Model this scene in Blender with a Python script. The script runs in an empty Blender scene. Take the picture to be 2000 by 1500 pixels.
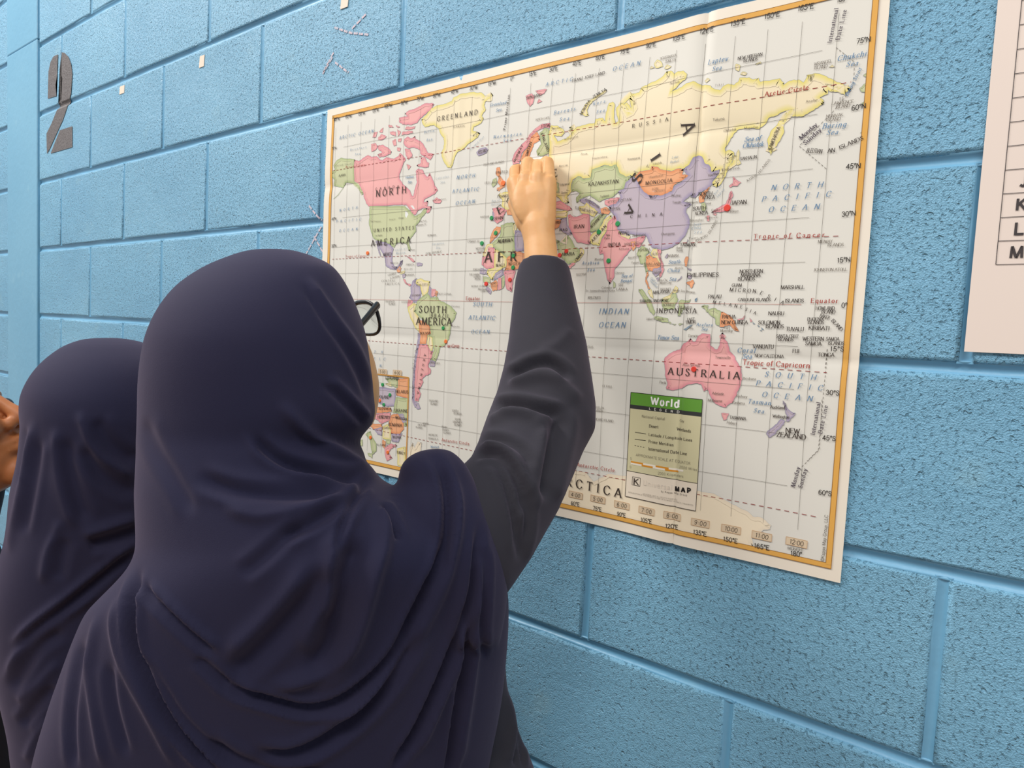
import bpy, bmesh, math, random
import numpy as np
from mathutils import Vector, Matrix
from mathutils.geometry import delaunay_2d_cdt
random.seed(7); np.random.seed(7)
scene = bpy.context.scene
col = scene.collection

# ------------------------------------------------------------------ camera
ZO = 1.4824                      # height of the map's equator above the floor
F_PX = 1330.0
RC = np.array([[0.79360468, -0.04925337, 0.6064369], [0.0821342, 0.99626706, -0.02656925], [-0.60286448, 0.07089469, 0.79468759]])
CAM = np.array([.62789, -.79488, -.04912 + ZO])
def _ax(r): return np.array([r[0], r[2], -r[1]])
RT, DN, FW = _ax(RC[0]), _ax(RC[1]), _ax(RC[2])
def pt(x, y, d): return CAM + d * (FW + (x - 1000) / F_PX * RT + (y - 750) / F_PX * DN)
def proj(P):
    v = np.asarray(P) - CAM; d = v @ FW
    return 1000 + F_PX * (v @ RT) / d, 750 + F_PX * (v @ DN) / d, d
cd = bpy.data.cameras.new('camera'); cd.sensor_width = 36; cd.lens = 36 * F_PX / 2000; cd.clip_start = .02
cam = bpy.data.objects.new('camera', cd); col.objects.link(cam)
m = Matrix.Identity(4)
for i in range(3):
    m[i][0], m[i][1], m[i][2], m[i][3] = RT[i], -DN[i], -FW[i], CAM[i]
cam.matrix_world = m
scene.camera = cam

# ------------------------------------------------------------------ light
w = bpy.data.worlds.new('hall_light'); scene.world = w; w.use_nodes = True
bg = w.node_tree.nodes['Background']; bg.inputs[0].default_value = (.92, .95, 1, 1); bg.inputs[1].default_value = .42
def area(name, loc, tgt, sx, sy, power, colr):
    l = bpy.data.lights.new(name, 'AREA'); l.shape = 'RECTANGLE'; l.size = sx; l.size_y = sy; l.energy = power; l.color = colr
    o = bpy.data.objects.new(name, l); col.objects.link(o); o.location = loc
    o.rotation_euler = (Vector(tgt) - Vector(loc)).to_track_quat('-Z', 'Y').to_euler()
    return o
area('hall_ceiling_lamp', (1.6, -2.6, 4.6), (.2, 0, 1.2), 2.4, .8, 74, (1, .968, .92))
area('hall_ceiling_lamp', (-2.7, -1.8, 4.4), (-1.0, 0, 1.5), 2.4, .8, 128, (1, .968, .92))
vs = scene.view_settings
vs.view_transform = 'Standard'; vs.look = 'None'; vs.exposure = 0.33; vs.gamma = 1.0; vs.use_curve_mapping = False

# ------------------------------------------------------------------ helpers
def lin(c):
    c = np.array(c) / 255.; return tuple(np.where(c <= .04045, c / 12.92, ((c + .055) / 1.055) ** 2.4))
def material(name, rgb, rough=.6, spec=.5, sheen=0.):
    mt = bpy.data.materials.new(name); mt.use_nodes = True
    b = mt.node_tree.nodes['Principled BSDF']
    b.inputs['Base Color'].default_value = (*lin(rgb), 1); b.inputs['Roughness'].default_value = rough
    b.inputs['Specular IOR Level'].default_value = spec
    if sheen: b.inputs['Sheen Weight'].default_value = sheen; b.inputs['Sheen Roughness'].default_value = .5
    return mt
class NT:
    def __init__(s, mt): s.t = mt.node_tree; s.b = s.t.nodes['Principled BSDF']
    def n(s, kind, **kw):
        o = s.t.nodes.new(kind)
        for k, v in kw.items():
            if k in o.inputs: o.inputs[k].default_value = v
            else: setattr(o, k, v)
        return o
    def l(s, a, b): s.t.links.new(a, b)
    def pos(s): return s.n('ShaderNodeNewGeometry').outputs['Position']
    def noise(s, scale, detail=3, rough=.55, vec=None):
        o = s.n('ShaderNodeTexNoise', Scale=scale, Detail=detail, Roughness=rough); s.l(vec or s.pos(), o.inputs['Vector']); return o.outputs['Fac']
    def mr(s, v, a, b, c=0., d=1.):
        o = s.n('ShaderNodeMapRange'); o.inputs[1].default_value = a; o.inputs[2].default_value = b; o.inputs[3].default_value = c; o.inputs[4].default_value = d
        s.l(v, o.inputs[0]); return o.outputs[0]
    def math(s, op, a, b):
        o = s.n('ShaderNodeMath', operation=op)
        for i, v in enumerate((a, b)):
            if isinstance(v, (int, float)): o.inputs[i].default_value = v
            else: s.l(v, o.inputs[i])
        return o.outputs[0]
    def mix(s, f, a, b):
        o = s.n('ShaderNodeMix', data_type='RGBA')
        for i, v in ((0, f), (6, a), (7, b)):
            if isinstance(v, (int, float)): o.inputs[i].default_value = v
            elif isinstance(v, tuple): o.inputs[i].default_value = (*v, 1)
            else: s.l(v, o.inputs[i])
        return o.outputs[2]
    def bump(s, h, strength, dist):
        o = s.n('ShaderNodeBump', Strength=strength, Distance=dist); s.l(h, o.inputs['Height']); s.l(o.outputs[0], s.b.inputs['Normal']); return o
def mesh_obj(name, V, Fc, mt=None, parent=None, smooth=False):
    me = bpy.data.meshes.new(name); me.from_pydata([tuple(map(float, v)) for v in V], [], [tuple(map(int, f)) for f in Fc]); me.update()
    if smooth: me.polygons.foreach_set('use_smooth', [True] * len(me.polygons))
    o = bpy.data.objects.new(name, me); col.objects.link(o)
    for k in (mt if isinstance(mt, (list, tuple)) else [mt]):
        if k: me.materials.append(k)
    if parent: o.parent = parent
    return o
def empty(name, loc=(0, 0, 0)):
    o = bpy.data.objects.new(name, None); col.objects.link(o); o.location = loc; o.empty_display_size = .05; return o
def tag(o, label=None, cat=None, group=None, kind=None):
    for k, v in (('label', label), ('category', cat), ('group', group), ('kind', kind)):
        if v: o[k] = v
    return o
def box(x0, x1, y0, y1, z0, z1):
    V = [(x, y, z) for x in (x0, x1) for y in (y0, y1) for z in (z0, z1)]
    return V, [(0, 1, 3, 2), (4, 6, 7, 5), (0, 4, 5, 1), (2, 3, 7, 6), (0, 2, 6, 4), (1, 5, 7, 3)]

# ------------------------------------------------------------------ wall of painted blocks
BLUE = lin((97, 160, 190))
def wall_paint(name, rough_strength, pits, c0=(110, 169, 203), c1=(126, 183, 213)):
    mt = material(name, (104, 156, 182), .42, .75); k = NT(mt)
    big = k.noise(2.3, 3); mid = k.noise(14., 3)
    c = k.mix(k.mr(big, .3, .7), lin(c0), lin(c1))
    c = k.mix(k.mr(mid, .62, .8, 0, .5), c, lin((142, 188, 206)))
    k.l(c, k.b.inputs['Base Color'])
    if pits:
        zone = k.mr(k.noise(5., 2), .35, .65)
        pit = k.mr(k.noise(230., 3, .6), .29, .44)           # open pores of the block
        hole = k.mr(k.noise(85., 1, .5), .25, .31)
        fine = k.noise(560., 3, .6); wav = k.noise(95., 3, .6)
        hgt = k.math('ADD', k.math('MULTIPLY', k.math('ADD', k.math('MULTIPLY', pit, 1.15), hole), k.mr(zone, 0, 1, .45, 1.)), k.math('ADD', k.math('MULTIPLY', fine, .6), k.math('MULTIPLY', wav, .6)))
        shade = k.mix(k.math('MULTIPLY', k.math('SUBTRACT', 1., k.mr(k.noise(230., 3, .6), .27, .35)), .40), c, lin((62, 118, 156)))   # pores coloured darker than the face around them
        k.l(shade, k.b.inputs['Base Color'])
        k.bump(hgt, rough_strength, .0042)
        k.l(k.mr(zone, 0, 1, .38, .5), k.b.inputs['Roughness'])
    else:
        k.bump(k.noise(45., 3), .25, .004)
    return mt
M_block = wall_paint('painted_block', .85, True)
M_mortar = wall_paint('painted_mortar', .2, False, (102, 162, 197), (114, 172, 205))
M_steel = wall_paint('painted_column', .1, False, (106, 162, 192), (116, 170, 198))
BH, BW, JT = .2032, .4064, .0125; JV = .0095
WX0, WX1, COURSES = -4.2, 1.6, 16
def block_mesh(name, wd, ht, seed):
    rnd = random.Random(seed); n = 5
    def ring(ins, y, jit):
        P = []
        hw, hh = wd / 2 - ins, ht / 2 - ins
        cs = [(-hw, -hh), (hw, -hh), (hw, hh), (-hw, hh)]
        for i in range(4):
            a, b = cs[i], cs[(i + 1) % 4]
            for j in range(n if i % 2 == 0 else 3):
                t = j / (n if i % 2 == 0 else 3)
                P.append((a[0] + (b[0] - a[0]) * t + rnd.uniform(-jit, jit), y + rnd.uniform(-jit, jit) * .15, a[1] + (b[1] - a[1]) * t + rnd.uniform(-jit, jit)))
        return P
    r0 = ring(0, .012, .0); r1 = ring(0, .0035, .0008); r2 = ring(.0016, .0010, .0006); r3 = ring(.0045, 0, .0006)
    V = r0 + r1 + r2 + r3; c = len(r0); Fc = []
    for k in range(3):
        for i in range(c):
            j = (i + 1) % c; Fc.append((k * c + i, k * c + j, (k + 1) * c + j, (k + 1) * c + i))
    Fc.append(tuple(range(3 * c, 4 * c)))
    me = bpy.data.meshes.new(name); me.from_pydata(V, [], Fc); me.materials.append(M_block)
    me.polygons.foreach_set('use_smooth', [True] * (len(Fc) - 1) + [False]); me.update(); return me
wv, wf = box(WX0, WX1, .010, .20, 0, COURSES * BH)
wall = tag(mesh_obj('wall_back', wv, wf, M_mortar), kind='structure')
full = [block_mesh('block', BW - JV, BH - JT, s) for s in range(5)]
partial = {}
COLX0, COLX1 = -2.10, -1.828                     # painted steel column let into the wall
def put_block(x0, x1, zc, i):
    wd = x1 - x0 - JV
    if wd < .012: return
    if abs(wd - (BW - JV)) < 1e-4: me = full[i % 5]
    else:
        key = round(wd, 3)
        if key not in partial: partial[key] = block_mesh('block', wd, BH - JT, 50 + len(partial))
        me = partial[key]
    o = bpy.data.objects.new('block', me); col.objects.link(o); o.parent = wall; o.location = ((x0 + x1) / 2, random.uniform(-.0004, .0004), zc)
heads = []
for c in range(COURSES):
    zc = (c + .5) * BH                            # course c lies between joints c and c+1; joint 7 = map z -.060
    x = (.170 if c % 2 == 1 else .3732) - 13 * BW
    while x < WX1:
        a, b = max(x, WX0), min(x + BW, WX1)
        if b > a:
            for lo, hi in ((a, min(b, COLX0 + .004)), (max(a, COLX1 - .004), b)):
                if hi - lo > .02: put_block(lo, hi, zc, random.randrange(5))
        if WX0 < x < WX1 and not (COLX0 - .01 < x < COLX1 + .01): heads.append((x, zc))
        x += BW
def joint_profile(depth, wd):                     # tooled, concave
    return [(wd * t, depth * (1 - t * t) + .0006 + (.004 if abs(t) == 1 else 0)) for t in (-1, -.86, -.6, -.3, 0, .3, .6, .86, 1)]
for i in range(1, COURSES):
    for x0, x1 in ((WX0, COLX0), (COLX1, WX1)):
        n = int((x1 - x0) / .05) + 2; V = []; Fc = []; pr = joint_profile(.0062, .0084); r = random.Random(i)
        jz = [r.uniform(-.0007, .0007) for _ in range(n)]; jy = [r.uniform(-.0005, .0006) for _ in range(n)]
        for k in range(n):
            x = x0 + (x1 - x0) * k / (n - 1)
            V += [(x, y + jy[k], i * BH + z + jz[k]) for z, y in pr]
        q = len(pr)
        for k in range(n - 1): Fc += [(k * q + j, (k + 1) * q + j, (k + 1) * q + j + 1, k * q + j + 1) for j in range(q - 1)]
        mesh_obj('bed_joint', V, Fc, M_mortar, wall, True)
hv, hf = [], []
pr = joint_profile(.0040, .0078); n = 6; q = len(pr)
for k in range(n):
    z = -BH / 2 + .005 + (BH - .01) * k / (n - 1); hv += [(xx + random.uniform(-.0005, .0005), y, z) for xx, y in pr]
for k in range(n - 1): hf += [(k * q + j, k * q + j + 1, (k + 1) * q + j + 1, (k + 1) * q + j) for j in range(q - 1)]
hm = bpy.data.meshes.new('head_joint'); hm.from_pydata(hv, [], hf); hm.materials.append(M_mortar); hm.polygons.foreach_set('use_smooth', [True] * len(hf))
for x, z in heads:
    o = bpy.data.objects.new('head_joint', hm); col.objects.link(o); o.parent = wall; o.location = (x, 0, z)
# the smooth painted column with its splice line
cr = empty('trim_1', ((COLX0 + COLX1) / 2, 0, 0)); tag(cr, kind='structure')
for z0, z1 in ((0, ZO + .772), (ZO + .7735, COURSES * BH)):
    V, Fc = box(COLX0 + .006, COLX1 - .006, -.004, .05, z0, z1); V = [(a - cr.location.x, b, c) for a, b, c in V]
    o = mesh_obj('column_plate', V, Fc, M_steel, cr)
    bv = o.modifiers.new('bevel', 'BEVEL'); bv.width = .003; bv.segments = 2
# floor
M_floor = material('hall_floor', (150, 118, 82), .35, .5)
k = NT(M_floor); k.l(k.mix(k.noise(9., 4), lin((138, 106, 72)), lin((160, 128, 90))), k.b.inputs['Base Color'])
fv, ff = box(-4.2, 3.3, -4.2, .2, -.06, 0)
tag(mesh_obj('floor', fv, ff, M_floor), kind='structure')
LAND="""y-1490,3060 -1323,3058 -1168,3070 -1137,3120 -970,3148 -754,3135 -558,3096 -507,3045 -411,3017 -327,3015 -409,2982 -486,2947 -499,2901 -463,2836 -537,2752 -495,2709 -547,2645 -691,2618 -703,2559 -554,2502 -599,2448 -710,2402 -807,2365 -871,2324 -1002,2272 -1050,2210 -1087,2114 -1126,2056 -1196,2070 -1270,2147 -1328,2242 -1351,2320 -1301,2377 -1297,2465 -1311,2542 -1376,2601 -1425,2696 -1536,2769 -1735,2766 -1794,2838 -1816,2893 -1691,2964 -1623,3030
p-3421,2442 -3310,2402 -3246,2415 -3140,2452 -3057,2477 -2970,2432 -2845,2432 -2760,2367 -2697,2346 -2598,2389 -2416,2341 -2319,2370 -2283,2419 -2222,2385 -2140,2296 -2195,2236 -2230,2161 -2274,2085 -2280,2006 -2197,1918 -2116,1857 -2017,1795 -1964,1699 -1926,1695 -1904,1799 -1862,1900 -1886,1993 -1901,2086 -1847,2120 -1753,2097 -1693,2013 -1635,1969 -1584,2028 -1524,1932 -1464,1824 -1388,1740 -1439,1693 -1563,1652 -1671,1622 -1686,1572 -1596,1590 -1609,1501 -1500,1493 -1549,1406 -1603,1397 -1644,1477 -1718,1483 -1809,1450 -1862,1388 -1957,1394 -1981,1475 -2081,1562 -2237,1574 -2990,1603 -3057,1649 -3127,1767 -3152,1839 -3267,1990 -3412,2053 -3421,2230
p-1487,1582 -1399,1626 -1290,1566 -1323,1531 -1430,1539
p-2200,3042 -2107,3080 -1975,3085 -1865,3107 -1756,3134 -1591,3114 -1545,3087 -1622,3017 -1746,2960 -1854,2912 -1906,2855 -2037,2841 -2249,2878 -2330,2929 -2333,2996 -2121,2991
p-2187,2790 -2150,2831 -2035,2808 -1950,2809 -1967,2773 -2109,2773
p-2259,2708 -2243,2758 -2012,2740 -2001,2712 -2105,2700
p-2586,2913 -2505,2902 -2453,2854 -2564,2876
p-2406,2887 -2306,2847 -2364,2842
p-2967,2762 -2929,2839 -2846,2841 -2883,2751
p-2805,2836 -2706,2890 -2722,2811
p-2820,2743 -2741,2786 -2616,2729 -2715,2688 -2818,2701
p-2540,2799 -2400,2780 -2396,2713 -2517,2756
p-2363,2815 -2282,2764 -2337,2698
p-2992,2655 -2878,2654 -2833,2580 -2892,2533 -2975,2522
p-2834,2608 -2711,2606 -2587,2550 -2482,2470 -2500,2432 -2639,2408 -2782,2411 -2826,2457 -2704,2483 -2810,2550
p-2472,2643 -2393,2659 -2369,2563 -2427,2550
p-2334,2651 -2256,2655 -2273,2604 -2332,2611
p-2347,2520 -2267,2497 -2284,2446 -2344,2466
p-2188,2632 -2122,2663 -2025,2624 -1951,2653 -1929,2598 -1834,2560 -1757,2498 -1698,2426 -1657,2357 -1528,2316 -1544,2280 -1587,2233 -1709,2299 -1804,2349 -1826,2416 -1903,2452 -1998,2477 -2093,2475 -2172,2525 -2204,2582
p-1801,2297 -1708,2286 -1668,2217 -1611,2185 -1626,2122 -1736,2134 -1887,2176 -1796,2205
p-2169,2472 -2054,2457 -1991,2345 -2083,2290 -2145,2376
p-2117,2228 -2019,2178 -2074,2131
g-3983,2405 -3894,2482 -3782,2512 -3622,2479 -3421,2449 -3412,2053 -3312,2008 -3198,1899 -3140,1824 -3217,1844 -3309,1965 -3444,2034 -3557,2059 -3647,2068 -3710,1987 -3849,2014 -3977,2040 -3947,2139 -4021,2219 -4024,2293 -3933,2327
g-2981,1605 -2126,1542 -2014,1474 -1947,1425 -1880,1361 -1755,1397 -1676,1465 -1594,1474 -1631,1403 -1730,1322 -1789,1252 -1850,1211 -1834,1121 -1925,1037 -1997,965 -1960,888 -1944,798 -1989,830 -2027,921 -2159,957 -2269,954 -2332,873 -2448,938 -2563,974 -2750,1005 -2846,1049 -2924,1178 -2978,1307 -2972,1432
w-2111,1481 -2057,1477 -2031,1401 -2071,1344 -2099,1375
w-2060,1537 -1932,1543 -1886,1480 -1972,1494
v-2797,1007 -2563,974 -2448,938 -2342,858 -2371,767 -2365,659 -2315,566 -2203,548 -2175,639 -2111,668 -2128,592 -2245,503 -2403,522 -2520,586 -2549,711 -2648,838 -2723,934
v-2773,999 -2722,918 -2643,744 -2667,745 -2744,888
o-2245,503 -2182,563 -2136,532 -2165,456 -2221,465
y-2154,464 -2047,492 -2055,447 -2142,433
v-2108,425 -2033,439 -2040,378 -2083,364
p-2082,349 -2039,348 -1992,287 -1882,256 -1913,234 -2035,288
p-2016,725 -1906,692 -1818,630 -1860,623 -1949,678
v-1785,614 -1648,596 -1667,559 -1772,562
v-1854,316 -1760,360 -1788,286 -1691,240 -1642,121 -1697,-13 -1803,-29 -1914,45 -1875,121 -1891,226
y-1769,330 -1676,359 -1570,321 -1467,313 -1472,225 -1498,136 -1596,47 -1632,121 -1669,225 -1777,271
v-1473,239 -1419,195 -1411,48 -1473,63
p-1418,180 -1327,180 -1312,93 -1381,63 -1412,78
o-1326,166 -1274,137 -1300,64 -1331,78
p-1934,15 -1825,-7 -1862,-120 -1949,-106
y-1948,-121 -1823,-44 -1727,-58 -1774,-164 -1661,-282 -1643,-431 -1670,-507 -1759,-434 -1875,-272
g-1729,-13 -1638,47 -1497,122 -1431,48 -1280,64 -1237,6 -1126,-22 -985,-78 -863,-177 -896,-278 -959,-351 -971,-481 -996,-592 -1099,-709 -1187,-730 -1213,-862 -1274,-964 -1389,-938 -1338,-836 -1307,-785 -1345,-705 -1363,-591 -1480,-546 -1399,-512 -1426,-409 -1575,-324 -1685,-237 -1794,-179 -1756,-104
o-1681,-312 -1575,-324 -1426,-409 -1399,-526 -1500,-560 -1479,-562 -1494,-695 -1633,-702 -1654,-536
y-1468,-546 -1363,-591 -1345,-705 -1341,-787 -1408,-807 -1472,-678
v-1690,-522 -1637,-535 -1643,-536 -1655,-736 -1691,-939 -1715,-1143 -1725,-1380 -1736,-1618 -1646,-1745 -1694,-1733 -1772,-1605 -1773,-1384 -1754,-1078 -1719,-857 -1686,-604
p-1633,-710 -1471,-703 -1397,-798 -1328,-811 -1357,-903 -1399,-972 -1429,-1040 -1368,-1102 -1376,-1169 -1489,-1210 -1555,-1265 -1529,-1313 -1572,-1384 -1627,-1439 -1577,-1502 -1628,-1642 -1711,-1633 -1725,-1380 -1715,-1143 -1691,-939 -1654,-753
v-1388,-954 -1274,-972 -1292,-1047 -1394,-1046
v-1734,-1652 -1626,-1667 -1575,-1754 -1644,-1770 -1718,-1718
v-2617,-1490 -2183,-1479 -2167,-1764 -2355,-1801 -2563,-1769 -2646,-1670 -2829,-1723 -2840,-1509
o-2117,-1309 -1868,-1273 -1861,-1613 -2152,-1589 -2146,-1467
g-2419,-1315 -2117,-1309 -2121,-1465 -2299,-1428
y-2426,-1421 -2301,-1376 -2272,-1452
g-2163,-1624 -1861,-1613 -1860,-2076 -1940,-2085 -1961,-1915 -2149,-1884 -2223,-1892
o-2877,-1836 -2638,-1830 -2278,-1810 -2249,-1877 -2554,-1928 -2871,-1944
p-2869,-1998 -2605,-1951 -2274,-1897 -2280,-2021 -2493,-2116 -2600,-2058
o-2247,-1929 -2098,-1896 -1970,-1985 -1949,-2138 -2055,-2238 -2255,-2246 -2315,-2078
v-2098,-1896 -1975,-1882 -1895,-2011 -1967,-2037
o-2888,-2145 -2493,-2116 -2462,-2201 -2643,-2242
v-2670,-2227 -2490,-2169 -2469,-2309 -2587,-2306
y-2452,-2147 -2339,-2098 -2258,-2194 -2248,-2368 -2454,-2360
v-2241,-2262 -1982,-2212 -2072,-2380 -2222,-2383
o-2453,-2378 -2374,-2403 -2393,-2530 -2460,-2486
g-2376,-2368 -2262,-2353 -2270,-2433 -2359,-2436
p-2394,-2512 -2246,-2421 -2094,-2435 -2241,-2508 -2313,-2589 -2195,-2660 -2331,-2734 -2388,-2618
y-2091,-2487 -1897,-2425 -1877,-2786 -2064,-2763
g-2891,-2345 -2774,-2267 -2715,-2377 -2605,-2470 -2598,-2594 -2699,-2681 -2766,-2437
g-3035,-2473 -2968,-2446 -2962,-2555 -3044,-2566
g-2821,-2663 -2700,-2663 -2697,-2735 -2791,-2713
c-1820,-2484 -1732,-2334 -1680,-2412 -1615,-2301 -1520,-2305 -1536,-2443 -1672,-2565 -1831,-2727
g-69,1110 53,1144 194,1136 183,1027 192,889 210,737 153,670 67,632 -101,748 -205,808 -217,865 -95,944 -63,1012
o-150,1100 -68,1089 -81,1013 -202,907 -262,853 -259,952 -210,1048
y-317,841 -216,851 -196,808 -298,685 -399,652 -375,730
p-399,652 -298,685 -287,797 -167,793 -158,497 -305,486 -402,545
y-166,779 -101,748 67,632 57,507 4,494 -135,412 -184,314 -232,357 -301,415 -277,478 -158,497
y169,1110 228,1147 218,1025 196,958 156,1042
v192,1026 305,1007 409,988 425,730 219,737 192,889
o67,632 220,723 333,706 428,689 407,486 148,463 25,452 66,506
v-418,502 -313,472 -290,400 -432,417
g-373,373 -232,357 -227,272 -274,286 -349,287
v-270,215 -193,158 -208,108 -305,187
o-227,272 -111,313 -80,257 -84,172 -174,158
v-135,412 5,480 19,396 -76,341 -165,314
p-76,341 -22,347 -3,186 -75,172
g-13,347 47,381 39,228 5,186
p26,438 148,463 237,448 194,296 186,144 86,186 51,312
p-239,1372 -85,1368 42,1324 -25,1260 -38,1191 -143,1142 -200,1187 -216,1300
v-237,1330 -204,1299 -197,1187 -229,1203
y-151,1560 -10,1590 167,1561 251,1323 149,1303 42,1324 -68,1387 -56,1483
o25,1311 77,1335 152,1248 46,1255
o-202,1953 -139,1960 -116,1875 -132,1835 -65,1760 -17,1700 -32,1660 -173,1625 -104,1681 -162,1741 -148,1809 -206,1871
g-256,1792 -193,1814 -179,1729 -249,1680 -279,1725
y741,2429 844,2409 948,2347 972,2297 925,2257 801,2285 858,2196 999,2212 1106,2291 1039,2358 1087,2363 1105,2302 1171,2351 1294,2356 1441,2363 1451,2413 1557,2408 1599,2357 1604,2479 1636,2585 1687,2594 1721,2560 1725,2405 1744,2314 1794,2329 1745,2490 1792,2549 1841,2563 1923,2463 1938,2417 1985,2453 1920,2594 1985,2637 1846,2535 1898,2550 1969,2469 1943,2566 1920,2615 1957,2644 2061,2649 2095,2711 2183,2730 2282,2746 2379,2784 2424,2831 2485,2830 2537,2777 2583,2801 2655,2793 2706,2745 2698,2693 2618,2652 2573,2605 2503,2573 2657,2602 2713,2635 2795,2643 2914,2578 3018,2549 3055,2511 3135,2476 3165,2513 3230,2533 3285,2513 3337,2535 3355,2584 3462,2569 3495,2543 3537,2540 3568,2545 3592,2495 3664,2497 3805,2497 3849,2444 3841,2415 3907,2453 4005,2450 4056,2407 4098,2477 4085,2482 4192,2480 4289,2432 4399,2352 4458,2323 4529,2281 4543,2243 4498,2238 4490,2204 4407,2254 4348,2264 4317,2294 4315,2245 4235,2222 4273,2192 4282,2148 4242,2136 4162,2093 4081,2050 3995,2063 3933,2072 3899,2027 3877,1992 3890,1902 3863,1842 3807,1747 3762,1669 3730,1757 3716,1848 3754,1946 3813,2001 3835,2049 3917,2125 3940,2140 3866,2132 3806,2104 3718,2092 3671,2021 3609,1985 3621,1974 3535,2002 3430,2006 3366,1999 3326,1952 3278,1864 3239,1806 3253,1762 3296,1778 3353,1739 3346,1677 3330,1605 3336,1723 3350,1681 3304,1584 3260,1466 3223,1398 3172,1362 3127,1386 3119,1418 3154,1456 3200,1565 3147,1560 3105,1544 3072,1620 3021,1646 2971,1735 2914,1762 2860,1737 2820,1657 2755,1622 2686,1629 2594,1607 2523,1625 2439,1645 2400,1681 2314,1701 2305,1658 2158,1657 2100,1602 2063,1595 2083,1609 1943,1612 1863,1665 1803,1784 1739,1763 1631,1797 1526,1768 1445,1754 1425,1651 1328,1649 1228,1694 1145,1655 1122,1574 1128,1490 1060,1424 1108,1349 991,1370 929,1435 876,1463 869,1561 824,1686 700,1759 836,1643 769,1768 723,2035 729,2177 705,2310
y1215,2516 1276,2632 1380,2683 1584,2771 1586,2749 1420,2676 1332,2600 1308,2547 1340,2474 1286,2471
y3382,1738 3395,1772 3414,1724 3409,1654 3438,1611 3398,1595 3381,1677
y2248,2964 2289,3007 2341,2969 2370,2907 2271,2910
y2396,2880 2430,2918 2487,2885 2434,2862
y2188,2920 2206,2945 2258,2918
y3299,2687 3300,2749 3351,2719 3339,2659
y3358,2624 3383,2646 3432,2621 3417,2603
y3515,2708 3576,2721 3588,2699
y2933,2628 2966,2649 3002,2621 2958,2597
y4305,2526 4338,2543 4363,2521
g4649,2378 4701,2403 4706,2344 4666,2363
g4625,2252 4697,2310 4700,2204 4645,2213
g4654,2094 4697,2110 4696,2052
g4666,1795 4704,1802 4705,1790
p82,2049 139,2141 243,2226 333,2276 389,2353 505,2433 592,2469 725,2461 729,2402 625,2416 508,2385 407,2314 368,2198 250,2115 213,1972 102,1972
o407,2314 509,2373 558,2306 562,2246 473,2221 419,2119 378,2039 288,2001 211,1997 282,2111 369,2186
g555,2354 641,2402 700,2394 730,2153 721,2059 620,2035 530,2046 511,2108 595,2194 575,2268
w474,2215 568,2257 587,2195 511,2108 530,2046 621,2023 579,1968 427,1997 378,2039 427,2118
p278,2901 384,2920 432,2863 408,2772 364,2743 315,2799
p442,2945 636,2936 595,2884 522,2872
p483,2771 510,2827 565,2782
v-607,2230 -541,2274 -422,2278 -378,2241 -417,2195 -569,2174
g1125,1538 1147,1631 1228,1688 1329,1637 1425,1651 1445,1754 1526,1768 1631,1791 1739,1763 1803,1778 1863,1659 1943,1612 2058,1600 1961,1542 1941,1465 1853,1428 1766,1367 1661,1352 1582,1324 1498,1377 1440,1417 1331,1402 1277,1371 1223,1340 1218,1411 1271,1466 1213,1495 1128,1490
v1263,1372 1332,1390 1417,1360 1502,1318 1573,1267 1630,1216 1593,1172 1509,1213 1422,1278 1321,1332
p1662,1329 1767,1355 1897,1356 1837,1281 1721,1256 1666,1283
o1602,1230 1695,1246 1752,1185 1728,1152 1620,1171
y1268,1289 1339,1284 1377,1328 1450,1276 1564,1198 1514,1131 1429,1172 1317,1191 1271,1241
w1135,1484 1213,1492 1271,1460 1225,1411 1223,1340 1261,1301 1276,1170 1235,1149 1177,1177 1155,1297 1134,1394
w1371,1422 1416,1465 1447,1416 1416,1372
p1091,1182 1133,1192 1193,1152 1277,1158 1345,1189 1436,1171 1451,1053 1459,935 1492,852 1456,771 1343,799 1257,815 1179,926 1115,1025
g1464,1064 1515,1119 1593,1161 1701,1154 1652,1088 1606,974 1500,933 1458,947
y1463,876 1527,932 1606,974 1665,1087 1768,1138 1785,1079 1723,1026 1715,945 1642,845 1621,752 1511,769 1475,793
p1722,1037 1821,1134 1850,1087 1872,960 1928,900 2062,814 2124,822 2284,848 2253,772 2208,707 2170,708 2142,754 2095,700 2048,645 1953,534 1868,444 1862,329 1802,242 1756,330 1714,470 1682,645 1629,636 1610,706 1643,821 1716,934
y1881,925 1979,909 2066,848 2049,815 1930,866
o2077,779 2139,788 2157,709 2123,665 2088,711
g1853,287 1889,256 1892,206 1859,196
v1850,1087 1821,1134 1765,1184 1721,1256 1837,1281 1897,1356 1853,1428 1941,1465 1961,1542 2058,1600 2124,1560 2181,1444 2274,1359 2445,1333 2290,1352 2461,1327 2612,1358 2643,1420 2710,1446 2818,1531 2744,1613 2820,1657 2860,1737 2914,1762 2971,1735 3021,1646 3072,1620 3105,1544 3200,1565 3183,1505 3122,1449 3105,1388 3043,1342 2978,1327 2915,1269 2859,1273 2868,1304 2804,1256 2771,1227 2852,1210 2876,1187 2823,1149 2815,1096 2867,1007 2862,912 2823,818 2749,735 2660,685 2567,666 2520,657 2470,681 2385,695 2330,775 2301,843 2213,858 2126,862 2034,901 2059,859 1927,911 1872,960
o2087,1603 2158,1657 2305,1658 2314,1701 2400,1681 2439,1645 2523,1625 2594,1607 2686,1629 2756,1611 2737,1550 2818,1531 2753,1484 2641,1441 2611,1369 2461,1327 2290,1352 2212,1414 2158,1486
o2960,1265 3001,1314 3095,1379 3067,1319 3038,1259 3036,1207 2976,1201
g2999,1188 3043,1196 3069,1131 3056,1090 3016,1103
p3336,1296 3351,1310 3370,1262 3353,1203 3341,1152 3330,1092 3257,1076 3182,1071 3128,1075 3211,1121 3283,1157 3321,1215
p3355,1467 3410,1421 3453,1397 3415,1360 3362,1365 3332,1347 3320,1369 3360,1396
p3076,1036 3114,1034 3108,972 3085,983
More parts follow.
